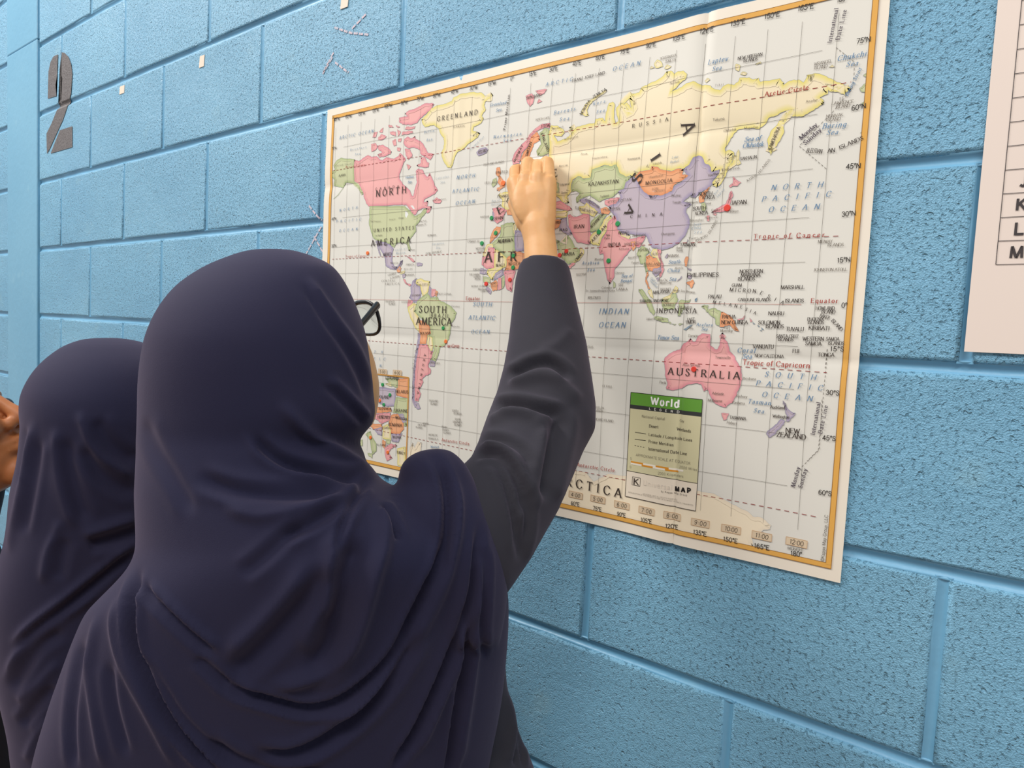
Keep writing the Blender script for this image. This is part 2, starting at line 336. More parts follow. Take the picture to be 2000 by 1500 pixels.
p3146,1053 3194,1060 3185,1034
v2855,774 2867,762 2848,715
v2574,568 2606,610 2619,588 2598,556
g2193,673 2254,719 2332,668 2366,638 2305,602 2310,524 2350,408 2332,369 2305,447 2290,505 2237,497 2211,566 2174,625
o2332,369 2351,398 2364,359 2336,302 2374,214 2398,185 2377,176 2340,243 2322,282
o2306,582 2357,610 2414,560 2466,558 2522,500 2516,443 2444,425 2404,397 2350,417 2312,505
y2377,628 2406,675 2459,664 2473,616 2507,567 2532,509 2512,491 2466,558 2402,579
p2458,673 2511,662 2523,633 2495,596 2554,490 2570,404 2544,338 2524,319 2511,357 2539,404 2523,490 2483,615
v2423,426 2526,443 2540,395 2501,357 2461,329 2416,378
v2473,310 2514,319 2497,271
y2368,156 2409,176 2433,127 2449,60 2404,89
g2238,176 2281,176 2339,108 2419,31 2456,-46 2492,-113 2474,-152 2418,-105 2369,-18 2298,79 2240,147
g2475,-171 2527,-160 2673,-186 2687,-233 2605,-235 2520,-209
g2687,-233 2717,-232 2719,-251
g2729,-251 2789,-249 2770,-264
g2819,-248 2879,-246 2831,-267
g2564,51 2656,52 2703,109 2752,128 2788,53 2762,-4 2746,-70 2615,-82 2580,-25
y2574,61 2673,99 2720,156 2746,213 2779,184 2772,137 2712,128 2686,62 2617,33
g2801,15 2829,44 2908,35 2946,54 2920,17 2862,-3 2886,-68 2857,-78 2833,-153 2803,-154 2812,-79
b3005,54 3033,73 3026,27 3007,27
b2884,-312 2998,-252 2979,-271 2904,-321
o2836,501 2851,566 2876,565 2874,519 2864,445 2844,455
o2873,250 2959,286 2981,249 2947,184 2915,221
v2870,436 2921,416 2922,398 2881,417
v2877,333 2936,342 2929,305 2889,305
v2763,269 2818,334 2801,297
g3093,-31 3125,-15 3174,-19 3172,-71 3245,-49 3333,-89 3335,-264 3280,-235 3264,-163 3197,-123 3139,-61
o3333,-94 3387,-109 3441,-138 3497,-198 3511,-248 3556,-313 3505,-304 3459,-250 3387,-252 3383,-268 3330,-269
p3526,-177 3596,-155 3613,-124 3597,-175 3547,-186
p3666,-153 3699,-192 3679,-203
b3704,-202 3731,-222 3721,-227
b3761,-231 3787,-250 3778,-255
b3807,-259 3834,-283 3824,-288
b3790,-289 3815,-294 3811,-304
p2663,-719 2666,-667 2757,-598 2861,-555 2895,-478 2947,-457 2983,-417 3025,-459 3051,-452 3073,-395 3121,-356 3223,-359 3228,-426 3226,-487 3286,-533 3323,-531 3345,-481 3354,-347 3371,-335 3402,-418 3435,-453 3460,-548 3512,-593 3554,-663 3614,-743 3634,-861 3622,-934 3591,-1009 3572,-1071 3541,-1147 3494,-1176 3472,-1208 3397,-1198 3345,-1178 3304,-1133 3261,-1063 3239,-1016 3196,-1044 3166,-972 3113,-952 3010,-973 2908,-1032 2803,-1066 2721,-1061 2712,-1036 2729,-983 2697,-909 2674,-782
p3421,-1281 3508,-1278 3488,-1347 3452,-1363
v4105,-1068 4136,-1099 4156,-1149 4203,-1185 4247,-1192 4218,-1241 4178,-1297 4156,-1294 4162,-1235 4143,-1203
v4099,-1277 4145,-1295 4106,-1370 4064,-1410 4055,-1446 3980,-1503 3948,-1460 3963,-1428 4027,-1368
c1005,-2364 1375,-2296 1610,-2285 1665,-2355 1738,-2395 1794,-2351 1944,-2256 2228,-2235 3219,-2253 3395,-2253 3619,-2343 3788,-2386 3866,-2439 3968,-2433 4074,-2501 4064,-2548 3993,-2571 3871,-2696 3890,-2753 3879,-2804 2892,-2799 2210,-2795 1185,-2794 1033,-2791
g914,866 1012,825 1108,917 1185,830 1234,744 1306,717 1300,598 1219,541 1134,519 979,656
c983,826 1065,907 1095,894 1095,785
y1319,741 1377,703 1380,655 1316,574 1234,528 1218,553 1313,610
p1122,483 1204,541 1248,528 1180,469 1138,458
v949,1119 1078,1159 1100,1038 1179,926 1108,917 972,997
o846,1125 999,1140 955,1034 905,1012 853,1015
y838,1248 1087,1243 1078,1159 843,1162
p830,1370 961,1384 1112,1301 1158,1250 1087,1243 834,1309
g812,1651 924,1628 931,1507 822,1492"""
TEXT="""H|54|165°W|-4033,3190,-3860,3181
H|53|150°W|-3713,3188,-3535,3183
H|55|135°W|-3360,3182,-3178,3178
H|56|120°W|-2992,3181,-2833,3179
H|57|105°W|-2698,3206,-2511,3200
H|56|90°W|-2296,3195,-2147,3195
H|57|75°W|-1935,3199,-1781,3193
H|56|60°W|-1569,3192,-1415,3189
H|54|45°W|-1183,3184,-1030,3180
H|55|30°W|-798,3169,-642,3165
H|55|15°W|-438,3170,-285,3165
H|55|0°|-15,3166,44,3164
H|55|15°E|318,3163,446,3163
H|56|30°E|665,3163,798,3162
H|54|45°E|1038,3171,1170,3165
H|54|60°E|1395,3177,1526,3175
H|54|75°E|1751,3181,1883,3181
H|54|90°E|2115,3181,2251,3179
H|55|105°E|2479,3178,2642,3176
H|56|120°E|2831,3188,3001,3178
H|56|135°E|3205,3183,3370,3183
H|54|150°E|3582,3183,3750,3178
H|55|165°E|3937,3188,4103,3178
H|53|180°|4335,3182,4432,3179
H|50|75°N|4560,2711,4691,2709
H|50|60°N|4565,2032,4700,2039
H|51|45°N|4557,1433,4696,1429
H|50|30°N|4554,938,4687,944
H|50|15°N|4546,453,4674,462
H|49|0°|4628,-23,4683,-20
H|49|15°S|4551,-489,4683,-485
H|50|30°S|4545,-958,4677,-957
H|50|45°S|4547,-1452,4677,-1448
H|50|60°S|4550,-2054,4680,-2050
H|45|75°N|-4043,2685,-3916,2679
H|46|45°N|-3980,1423,-3855,1429
H|46|30°N|-3967,943,-3836,946
H|46|15°N|-3952,468,-3847,470
H|50|60°E|1396,-2777,1530,-2773
H|51|75°E|1747,-2780,1876,-2776
H|51|90°E|2114,-2782,2241,-2782
H|53|105°E|2464,-2787,2625,-2782
H|53|120°E|2814,-2792,2980,-2779
H|53|135°E|3176,-2790,3341,-2788
H|52|150°E|3544,-2797,3713,-2793
H|53|165°E|3905,-2798,4077,-2791
H|52|180°|4312,-2793,4435,-2780
H|32|MIDNIGHT|4276,-2731,4447,-2720
H|34|©Kappa Map Group, LLC|4662,-2780,4664,-2266
S|70|GREENLAND|-1458,2812,-620,2788
S|27|DENMARK|-1110,2658,-873,2646
B|53|ARCTIC OCEAN|-3843,2843,-2950,2842
B|35|Beaufort|-3528,2603,-3116,2599
B|35|Sea|-3392,2512,-3261,2508
R|40|Arctic Circle|-3637,2317,-3132,2298
S|31|United States|-3924,2376,-3461,2362
S|36|ALASKA|-3823,2185,-3641,2189
S|43|CANADA|-2836,1860,-2272,1858
S|110|NORTH|-2810,1748,-2101,1756
B|54|NORTH|-979,1866,-621,1862
B|54|ATLANTIC|-1060,1661,-528,1653
B|54|OCEAN|-973,1473,-598,1475
B|36|Baffin|-1738,2663,-1521,2659
B|36|Bay|-1676,2533,-1559,2537
B|32|Labrador|-1434,1910,-1161,1915
B|32|Sea|-1332,1837,-1244,1839
B|45|NORTH|-3769,1566,-3290,1582
B|41|Hudson|-2124,1990,-1942,1986
B|41|Bay|-2061,1905,-1976,1908
S|24|Newfoundland|-1486,1575,-1203,1579
B|45|PACIFIC|-3852,1375,-3186,1375
B|45|OCEAN|-3766,1206,-3275,1212
S|55|UNITED STATES|-2840,1158,-1879,1153
S|102|AMERICA|-2893,917,-1946,940
S|52|MEXICO|-2579,742,-2381,749
B|34|Gulf of|-2295,818,-2033,831
B|34|Mexico|-2270,764,-2062,772
R|40|Tropic of Cancer|-3564,748,-3008,740
S|28|BERMUDA|-1558,1026,-1375,1025
B|32|Sargasso|-1442,883,-1198,887
B|32|Sea|-1354,821,-1273,821
S|34|CENTRAL|-2593,307,-2257,312
S|34|AMERICA|-2507,257,-2165,261
S|33|VENEZUELA|-1764,238,-1483,242
S|29|COLOMBIA|-1872,68,-1660,77
S|28|FRENCH GUIANA|-1332,96,-976,94
S|29|ECUADOR|-2079,-39,-1866,-39
S|32|DOM. REPUBLIC|-1573,734,-1230,759
S|29|JAMAICA|-2029,575,-1836,570
S|29|BELIZE|-2058,500,-1864,499
S|29|NICARAGUA|-2031,406,-1827,406
S|30|GUATEMALA|-2442,406,-2252,435
S|30|EL SALVADOR|-2383,355,-2172,388
S|26|Mexico City|-2397,614,-2206,609
S|25|New York|-1758,1265,-1602,1263
S|25|Washington, DC|-1818,1206,-1600,1211
S|26|San Francisco|-2932,1336,-2685,1321
S|26|Los Angeles|-2801,1086,-2627,1085
S|25|Chicago|-2246,1347,-2126,1347
S|25|Denver|-2469,1335,-2323,1337
S|25|Miami|-1924,815,-1828,812
S|24|Fortaleza|-955,-92,-801,-93
S|24|Salvador|-927,-405,-783,-403
S|30|GALAPAGOS|-2476,-33,-2250,-33
S|30|ISLANDS|-2394,-75,-2236,-76
S|106|SOUTH|-1666,-192,-1072,-192
S|57|BRAZIL|-1397,-264,-994,-263
S|114|AMERICA|-1719,-388,-948,-383
S|41|BOLIVIA|-1630,-547,-1408,-534
R|54|Equator|-675,17,-403,15
B|62|SOUTH|-530,-72,-177,-75
B|62|ATLANTIC|-607,-278,-103,-275
B|54|OCEAN|-542,-487,-197,-478
S|31|WESTERN|-526,777,-353,773
S|31|SAHARA|-504,728,-350,726
S|31|CANARY ISL.|-699,892,-441,881
S|27|SENEGAL|-562,465,-416,467
S|27|THE GAMBIA|-632,392,-429,390
S|27|GUINEA|-546,356,-409,356
S|27|BISSAU|-517,325,-407,324
S|27|SIERRA LEONE|-584,214,-311,216
S|27|Monrovia|-444,172,-299,172
S|31|LIBERIA|-387,140,-226,143
S|27|PORTUGAL|-463,1242,-284,1244
S|45|ALGERIA|-111,863,112,863
S|45|MALI|-125,512,32,512
S|152|A|-338,579,-209,583
S|142|F|-86,583,17,584
S|133|R|141,585,242,585
S|44|NIGER|109,526,318,526
S|112|E|-106,1272,-25,1315
S|67|U|17,1443,90,1403
S|45|SPAIN|-183,1193,-30,1202
S|37|FRANCE|-148,1515,66,1512
S|37|UNITED|-206,1868,18,1855
S|34|IRELAND|-409,1739,-161,1725
S|45|ALGERIA|-108,858,167,870
B|30|Bay of|-254,1464,-109,1467
B|30|Biscay|-260,1415,-106,1418
S|30|IVORY|-217,255,-98,257
S|30|COAST|-224,215,-69,217
R|48|Tropic of Capricorn|-1033,-722,-774,-710
B|44|SOUTH|-3251,-932,-2505,-900
B|44|PACIFIC|-3245,-1059,-2435,-1015
B|45|OCEAN|-3238,-1186,-2531,-1137
S|42|ARGENTINA|-1520,-854,-1659,-1509
S|34|CHILE|-1733,-807,-1788,-1114
S|33|URUGUAY|-1386,-996,-1171,-1006
S|33|FALKLAND|-1378,-1617,-1181,-1606
S|33|ISLANDS|-1343,-1663,-1190,-1656
S|32|SOUTH|-866,-1721,-737,-1718
S|32|GEORGIA|-831,-1761,-664,-1755
S|32|SOUTH|-800,-1848,-676,-1845
S|32|SANDWICH|-840,-1896,-648,-1885
S|32|ISLANDS|-810,-1936,-654,-1931
S|29|SOUTH|-1503,-1996,-1375,-1991
S|29|SHETLAND|-1618,-2033,-1431,-2027
S|29|ISLANDS|-1663,-2077,-1510,-2076
S|29|SOUTH|-1076,-1998,-959,-1997
S|28|ORKNEY|-1060,-2045,-912,-2040
S|28|ISLANDS|-1035,-2088,-877,-2081
S|29|ANTARCTIC|-1365,-2167,-1161,-2151
S|29|PENINSULA|-1367,-2226,-1146,-2213
R|48|Antarctic Circle|-1057,-2218,-480,-2205
B|37|Weddell|-1308,-2360,-1128,-2343
S|52|LITHUANIA|-2418,-1336,-2092,-1321
S|51|BELARUS|-2159,-1546,-1861,-1531
S|53|POLAND|-2588,-1679,-2312,-1660
S|52|UKRAINE|-2175,-1866,-1863,-1849
S|44|SLOVAKIA|-2570,-1876,-2251,-1849
S|53|HUNGARY|-2588,-2029,-2281,-2003
S|52|ROMANIA|-2312,-2121,-1988,-2105
S|43|MOLDOVA|-2148,-1980,-1872,-1983
S|35|SERBIA|-2463,-2193,-2233,-2173
S|43|TURKEY|-2099,-2567,-1894,-2560
S|35|BULGARIA|-2200,-2318,-2002,-2301
S|35|ALBANIA|-2577,-2502,-2319,-2475
B|44|Greenland|-374,2860,-71,2849
B|44|Sea|-253,2765,-155,2763
S|44|Prime Meridian|-56,2475,-7,2967
B|48|ARCTIC|619,2974,1047,2974
B|52|OCEAN|1661,2989,2044,2990
S|37|FRANZ JOSEF LAND|1055,2955,1545,2973
S|39|SVALBARD|297,2850,552,2855
S|41|NOVAYA|1231,2491,1355,2659
S|40|ZEMLYA|1393,2681,1586,2755
B|40|Kara|1399,2595,1576,2600
B|40|Sea|1460,2479,1578,2483
B|48|Barents|783,2565,1122,2571
B|48|Sea|883,2462,1032,2457
S|28|NORTH CAPE|484,2526,713,2524
B|44|Norwegian|-279,2386,235,2362
B|44|Sea|-86,2305,58,2305
S|40|NORWAY|141,1993,283,2209
S|43|SWEDEN|362,2053,434,2238
S|42|FINLAND|579,2327,699,2074
S|30|SHETLAND ISLANDS|-457,2014,-68,2016
S|24|Murmansk|782,2365,953,2370
S|24|Arkhangelsk|979,2198,1194,2210
S|98|E|824,1715,895,1726
S|24|Moscow|916,1845,1051,1847
S|23|Yekaterinburg|1433,1889,1657,1891
S|27|Perm|1252,1967,1347,1967
B|27|Greenwich Strait|-730,2271,-465,2430
S|45|ICELAND|-562,2199,-402,2212
S|47|KAZAKHSTAN|1404,1542,1852,1541
S|33|KYRGYZSTAN|1718,1290,2053,1304
S|34|UZBEKISTAN|1361,1359,1575,1237
S|34|TURKMENISTAN|1200,1258,1553,1164
S|33|TAJIKISTAN|1645,1192,1895,1198
S|48|IRAN|1203,996,1365,997
S|37|AFGHANISTAN|1483,981,1667,1156
S|40|PAKISTAN|1483,770,1712,992
S|39|NEPAL|1896,884,2039,872
S|32|BHUTAN|2104,840,2285,840
S|47|INDIA|1749,730,1933,731
S|29|BANGLADESH|1990,738,2243,739
S|39|CHINA|2056,1079,2504,1078
S|111|A|2019,1256,1962,1148
S|141|S|2171,1500,2218,1629
S|44|MONGOLIA|2247,1477,2612,1476
S|35|IRAQ|966,973,1097,972
S|42|ARABIA|1025,637,1233,639
S|38|OMAN|1268,551,1367,650
S|35|SYRIA|879,1075,988,1080
B|41|Arabian|1362,507,1624,510
B|41|Sea|1452,416,1562,420
S|28|SOCOTRA|1280,362,1441,367
S|27|Mumbai|1559,562,1694,558
S|26|Chennai|1879,377,2015,377
B|39|Bay of|1980,327,2133,331
B|40|Bengal|1971,264,2131,267
S|32|BURMA|2192,657,2365,656
S|32|THAILAND|2292,475,2517,473
S|32|LAOS|2376,595,2472,598
S|25|Ulaanbaatar|2291,1555,2488,1563
S|27|New|1713,870,1773,871
S|27|Delhi|1689,831,1769,830
S|26|Kolkata|1917,684,2058,684
S|26|Naypyitaw|2060,565,2241,588
S|26|Yangon|2109,501,2222,504
S|25|GOBI|2341,1402,2428,1406
S|25|DESERT|2382,1374,2519,1376
S|27|Tashkent|1592,1375,1725,1382
S|28|Volgograd|941,1590,1100,1590
S|28|Rostov|977,1477,1071,1477
S|44|RUSSIA|2003,2217,2497,2225
S|166|A|2677,2144,2710,2024
S|139|I|2434,1815,2391,1898
S|31|SEVERNAYA|2327,2994,2546,2988
S|31|ZEMLYA|2398,2941,2544,2938
B|53|Laptev|2966,2803,3199,2800
B|48|Sea|3027,2712,3134,2713
S|35|NEW SIBERIAN|3319,2787,3592,2784
S|35|ISLANDS|3386,2748,3543,2743
S|25|Nordvik|2491,2664,2617,2663
S|24|Tiksi|3076,2529,3175,2530
S|30|Yakutsk|3076,2136,3215,2128
S|30|Okhotsk|3212,1994,3355,1996
S|29|Magadan|3446,1993,3599,1988
B|52|Sea of|3462,1851,3640,1849
B|52|Okhotsk|3446,1785,3677,1777
S|40|KAMCHATKA|3767,1725,3850,1963
S|35|SAKHALIN|3429,1646,3613,1651
S|25|Irkutsk|2335,1713,2453,1717
S|26|Krasnoyarsk|1968,1817,2144,1814
B|28|Lake|2591,1757,2669,1760
B|28|Baikal|2571,1704,2679,1709
R|50|Arctic Circle|3655,2325,4115,2323
D|43|International|4315,2777,4357,3120
D|43|Date Line|4394,2790,4439,3082
S|33|WRANGEL|4156,2567,4334,2568
S|33|ISLAND|4159,2527,4292,2522
B|53|Chukchi|4388,2570,4659,2569
B|48|Sea|4479,2495,4588,2489
B|37|Bering Strait|4519,2187,4632,2445
S|29|ST.|4439,2158,4493,2162
S|32|LAWRENCE|4365,2122,4575,2112
S|32|ISLAND|4409,2079,4545,2075
S|25|Anadyr|4101,2189,4220,2188
S|32|NUNIVAK|4319,1996,4484,1991
S|32|ISLAND|4322,1959,4464,1950
B|54|Bering|4290,1884,4521,1875
B|49|Sea|4337,1814,4447,1807
D|50|Monday|4083,1794,4240,1927
D|50|Sunday|4130,1732,4286,1866
S|44|ALEUTIAN|4141,1656,4304,1624
S|43|AN|4363,1623,4434,1623
S|43|ISLANDS|4482,1642,4703,1719
B|56|NORTH|3799,1281,4334,1267
B|56|PACIFIC|3704,1160,4422,1160
B|56|OCEAN|3787,1039,4316,1036
R|51|Tropic of Cancer|3644,748,4397,733
S|33|MIDWAY|4336,671,4482,667
S|33|ISLANDS|4436,631,4595,627
S|33|JOHNSTON ATOLL|4317,367,4650,366
S|42|NORTH|2959,1281,3130,1274
S|42|KOREA|3012,1235,3160,1228
S|43|SOUTH|2895,1114,3065,1112
S|43|KOREA|2928,1057,3091,1054
S|47|JAPAN|3360,1146,3533,1148
S|27|Tokyo|3348,1060,3447,1061
S|24|Osaka|3132,1090,3234,1090
S|24|Nagasaki|3062,1006,3217,1004
S|28|Shanghai|2874,984,3042,981
S|28|Beijing|2616,1298,2732,1294
S|28|Tianjin|2634,1214,2744,1213
S|28|Chongqing|2505,839,2684,841
S|25|Pyongyang|2810,1203,2959,1202
S|24|Seoul|3055,1171,3124,1171
S|27|Harbin|3070,1495,3183,1505
S|27|Khabarovsk|3228,1547,3430,1551
S|29|KURIL|3530,1395,3637,1455
S|29|ISLANDS|3656,1473,3769,1613
S|31|RYUKYU|2965,732,3110,794
S|30|ISLANDS|3130,824,3216,970
B|34|East|2917,930,3012,930
B|34|China|2892,889,3015,888
B|34|Sea|2930,836,3030,837
B|27|Sea of|3162,1269,3236,1366
B|27|Japan|3192,1236,3271,1322
S|25|Taipei|2872,773,2982,776
S|40|TAIWAN|2770,689,2957,689
S|28|Hong|2720,661,2800,663
S|28|Kong|2730,630,2808,631
S|31|HAINAN|2615,567,2755,568
B|44|South|2633,484,2784,486
B|44|China|2625,381,2783,380
S|25|Manila|2725,417,2829,420
S|49|PHILIPPINES|2883,319,3271,319
B|44|Sea|2659,275,2747,276
S|29|Ho Chi|2523,271,2631,272
S|28|Minh City|2535,238,2689,239
S|32|CAMBODIA|2422,363,2542,371
B|29|Gulf of|2394,311,2478,233
B|29|Thailand|2380,282,2487,190
S|38|MALAYSIA|2450,118,2672,123
S|32|BRUNEI|2546,154,2690,158
S|25|Bandar Seri Begawan|2715,152,3000,124
S|35|SINGAPORE|2452,14,2669,19
S|36|SUMATRA|2266,8,2436,10
S|57|INDONESIA|2514,-122,3037,-116
S|32|BORNEO|2596,-36,2744,-32
S|31|SULAWESI|2791,-60,2979,-62
S|29|Jakarta|2377,-212,2499,-207
S|29|JAVA|2526,-218,2618,-211
S|37|EAST|2921,-212,3024,-205
S|37|TIMOR|2901,-246,3040,-237
S|28|Dili|2955,-309,3011,-308
B|51|Timor Sea|2545,-449,2833,-444
B|67|INDIAN|1674,-144,2106,-140
B|67|OCEAN|1684,-324,2074,-314
S|33|SRI|1943,216,2010,216
S|33|LANKA|1916,161,2075,161
S|27|Colombo|1693,187,1843,186
S|27|Sri Jayewardenepura Kotte|1447,146,1891,148
S|34|MALDIVES|1485,52,1684,51
S|31|MAURITIUS|1394,-613,1610,-607
S|41|NORTHERN|3514,358,3774,359
S|41|MARIANA|3531,316,3750,315
S|41|ISLANDS|3500,273,3692,274
S|36|GUAM|3437,202,3549,204
S|41|MICRON|3415,149,3714,132
S|40|ESIA|3760,117,4024,1
S|42|PALAU|3171,64,3324,67
S|36|MELANE|3229,7,3573,-49
S|35|SIA|3609,-69,3733,-117
S|35|CAROLINE ISLANDS|3521,36,3885,39
S|40|MARSHALL|3987,176,4235,178
S|40|ISLANDS|4045,26,4242,28
R|50|Equator|4317,24,4590,25
S|39|HOWLAND|4372,-51,4561,-50
S|39|ISLAND|4433,-88,4571,-87
S|36|BAKER|4418,-126,4517,-152
S|36|ISLAND|4535,-165,4639,-274
S|36|PHOENIX|4298,-172,4463,-164
S|36|ISLANDS|4303,-205,4466,-202
S|42|KIRIBATI|4318,-266,4528,-266
S|40|NAURU|3875,-117,4046,-115
S|43|SOLOMON|3772,-225,4010,-218
S|43|ISLANDS|3857,-265,4053,-261
S|43|TUVALU|4080,-289,4268,-285
S|37|SANTA CRUZ|3980,-369,4217,-363
S|37|ISLANDS|4002,-403,4166,-400
S|42|WESTERN|4265,-388,4480,-381
S|38|SAMOA|4503,-378,4634,-375
S|42|SAMOA|4296,-438,4459,-435
S|36|ISLANDS|4527,-422,4684,-416
S|44|VANUATU|3729,-500,3961,-493
S|43|FIJI|4167,-528,4236,-527
S|41|TONGA|4433,-554,4595,-548
S|35|NEW CALEDONIA|3757,-599,4073,-592
B|53|Coral|3554,-557,3755,-551
B|53|Sea|3615,-624,3720,-621
R|58|Tropic of Capricorn|3630,-694,4357,-686
S|42|PAPUA|3355,-169,3507,-165
S|42|NEW GUINEA|3349,-233,3651,-227
S|30|Port|3384,-291,3454,-289
S|30|Moresby|3345,-325,3487,-322
B|37|Arafura|3050,-268,3245,-265
B|37|Sea|3116,-318,3187,-319
S|30|Townsville|3300,-642,3479,-638
S|31|Alice Springs|2902,-757,3130,-749
S|31|Darwin|2956,-402,3079,-397
S|86|AUSTRALIA|2728,-874,3605,-870
S|30|Brisbane|3647,-866,3794,-863
S|32|Perth|2620,-992,2710,-997
S|30|Adelaide|3300,-1069,3437,-1067
S|31|Melbourne|3255,-1156,3424,-1152
S|30|Sydney|3584,-1076,3709,-1074
S|30|Canberra|3541,-1156,3686,-1154
S|36|TASMANIA|3524,-1337,3711,-1334
S|30|Hobart|3495,-1395,3610,-1400
B|57|SOUTH|3888,-812,4427,-809
B|57|PACIFIC|3798,-922,4504,-919
B|57|OCEAN|3874,-1043,4408,-1044
B|50|Tasman|3720,-1135,3975,-1133
B|47|Sea|3792,-1231,3905,-1234
S|35|Auckland|3974,-1168,4135,-1161
S|35|Wellington|4008,-1267,4187,-1262
S|54|NEW|4160,-1421,4308,-1416
S|54|ZEALAND|4066,-1478,4377,-1474
D|45|International|4466,-1411,4501,-1052
D|44|Date Line|4540,-1388,4576,-1080
D|46|Monday|4301,-2022,4342,-1793
D|45|Sunday|4378,-2018,4416,-1800
S|119|ARCTICA|1128,-2521,2158,-2540
S|27|ST PAUL|1789,-1110,1941,-1109
S|27|KERGUELEN|1617,-1405,1829,-1402
S|27|ISLANDS|1662,-1444,1818,-1444
S|31|HEARD ISLAND|1699,-1565,1982,-1561
R|48|Antarctic Circle|1459,-2230,2037,-2217
W|96|World|2514,-1268,2892,-1271
W|29|LEGEND|2496,-1340,2897,-1339
S|32|National Capital|2398,-1447,2721,-1445
S|32|City|2908,-1446,2971,-1445
S|36|Desert|2509,-1561,2638,-1557
S|35|Wetlands|2882,-1552,3068,-1558
S|35|Latitude / Longitude Lines|2510,-1669,3091,-1665
S|35|Prime Meridian|2514,-1758,2854,-1756
S|38|International Date Line|2517,-1852,3035,-1842
N|32|APPROXIMATE SCALE AT EQUATOR|2342,-1955,3088,-1950
N|30|0|2263,-2013,2282,-2012
N|31|2000 Miles|2945,-2014,3171,-2013
N|30|0|2261,-2125,2282,-2124
N|32|2000 Kilometers|2670,-2137,3007,-2123
S|80|K|2331,-2327,2404,-2326
L|65|Universal|2471,-2311,2874,-2305
K|57|MAP|2905,-2309,3109,-2298
H|23|by Kappa Map Group|2729,-2354,3071,-2341
N|16|UNIVERSAL MAP ALL RIGHTS RESERVED|2473,-2431,2938,-2424
N|16|REPRODUCTION OF THIS PRODUCT IN PART OR IN WHOLE IS STRICTLY PROHIBITED|2263,-2450,3155,-2450"""
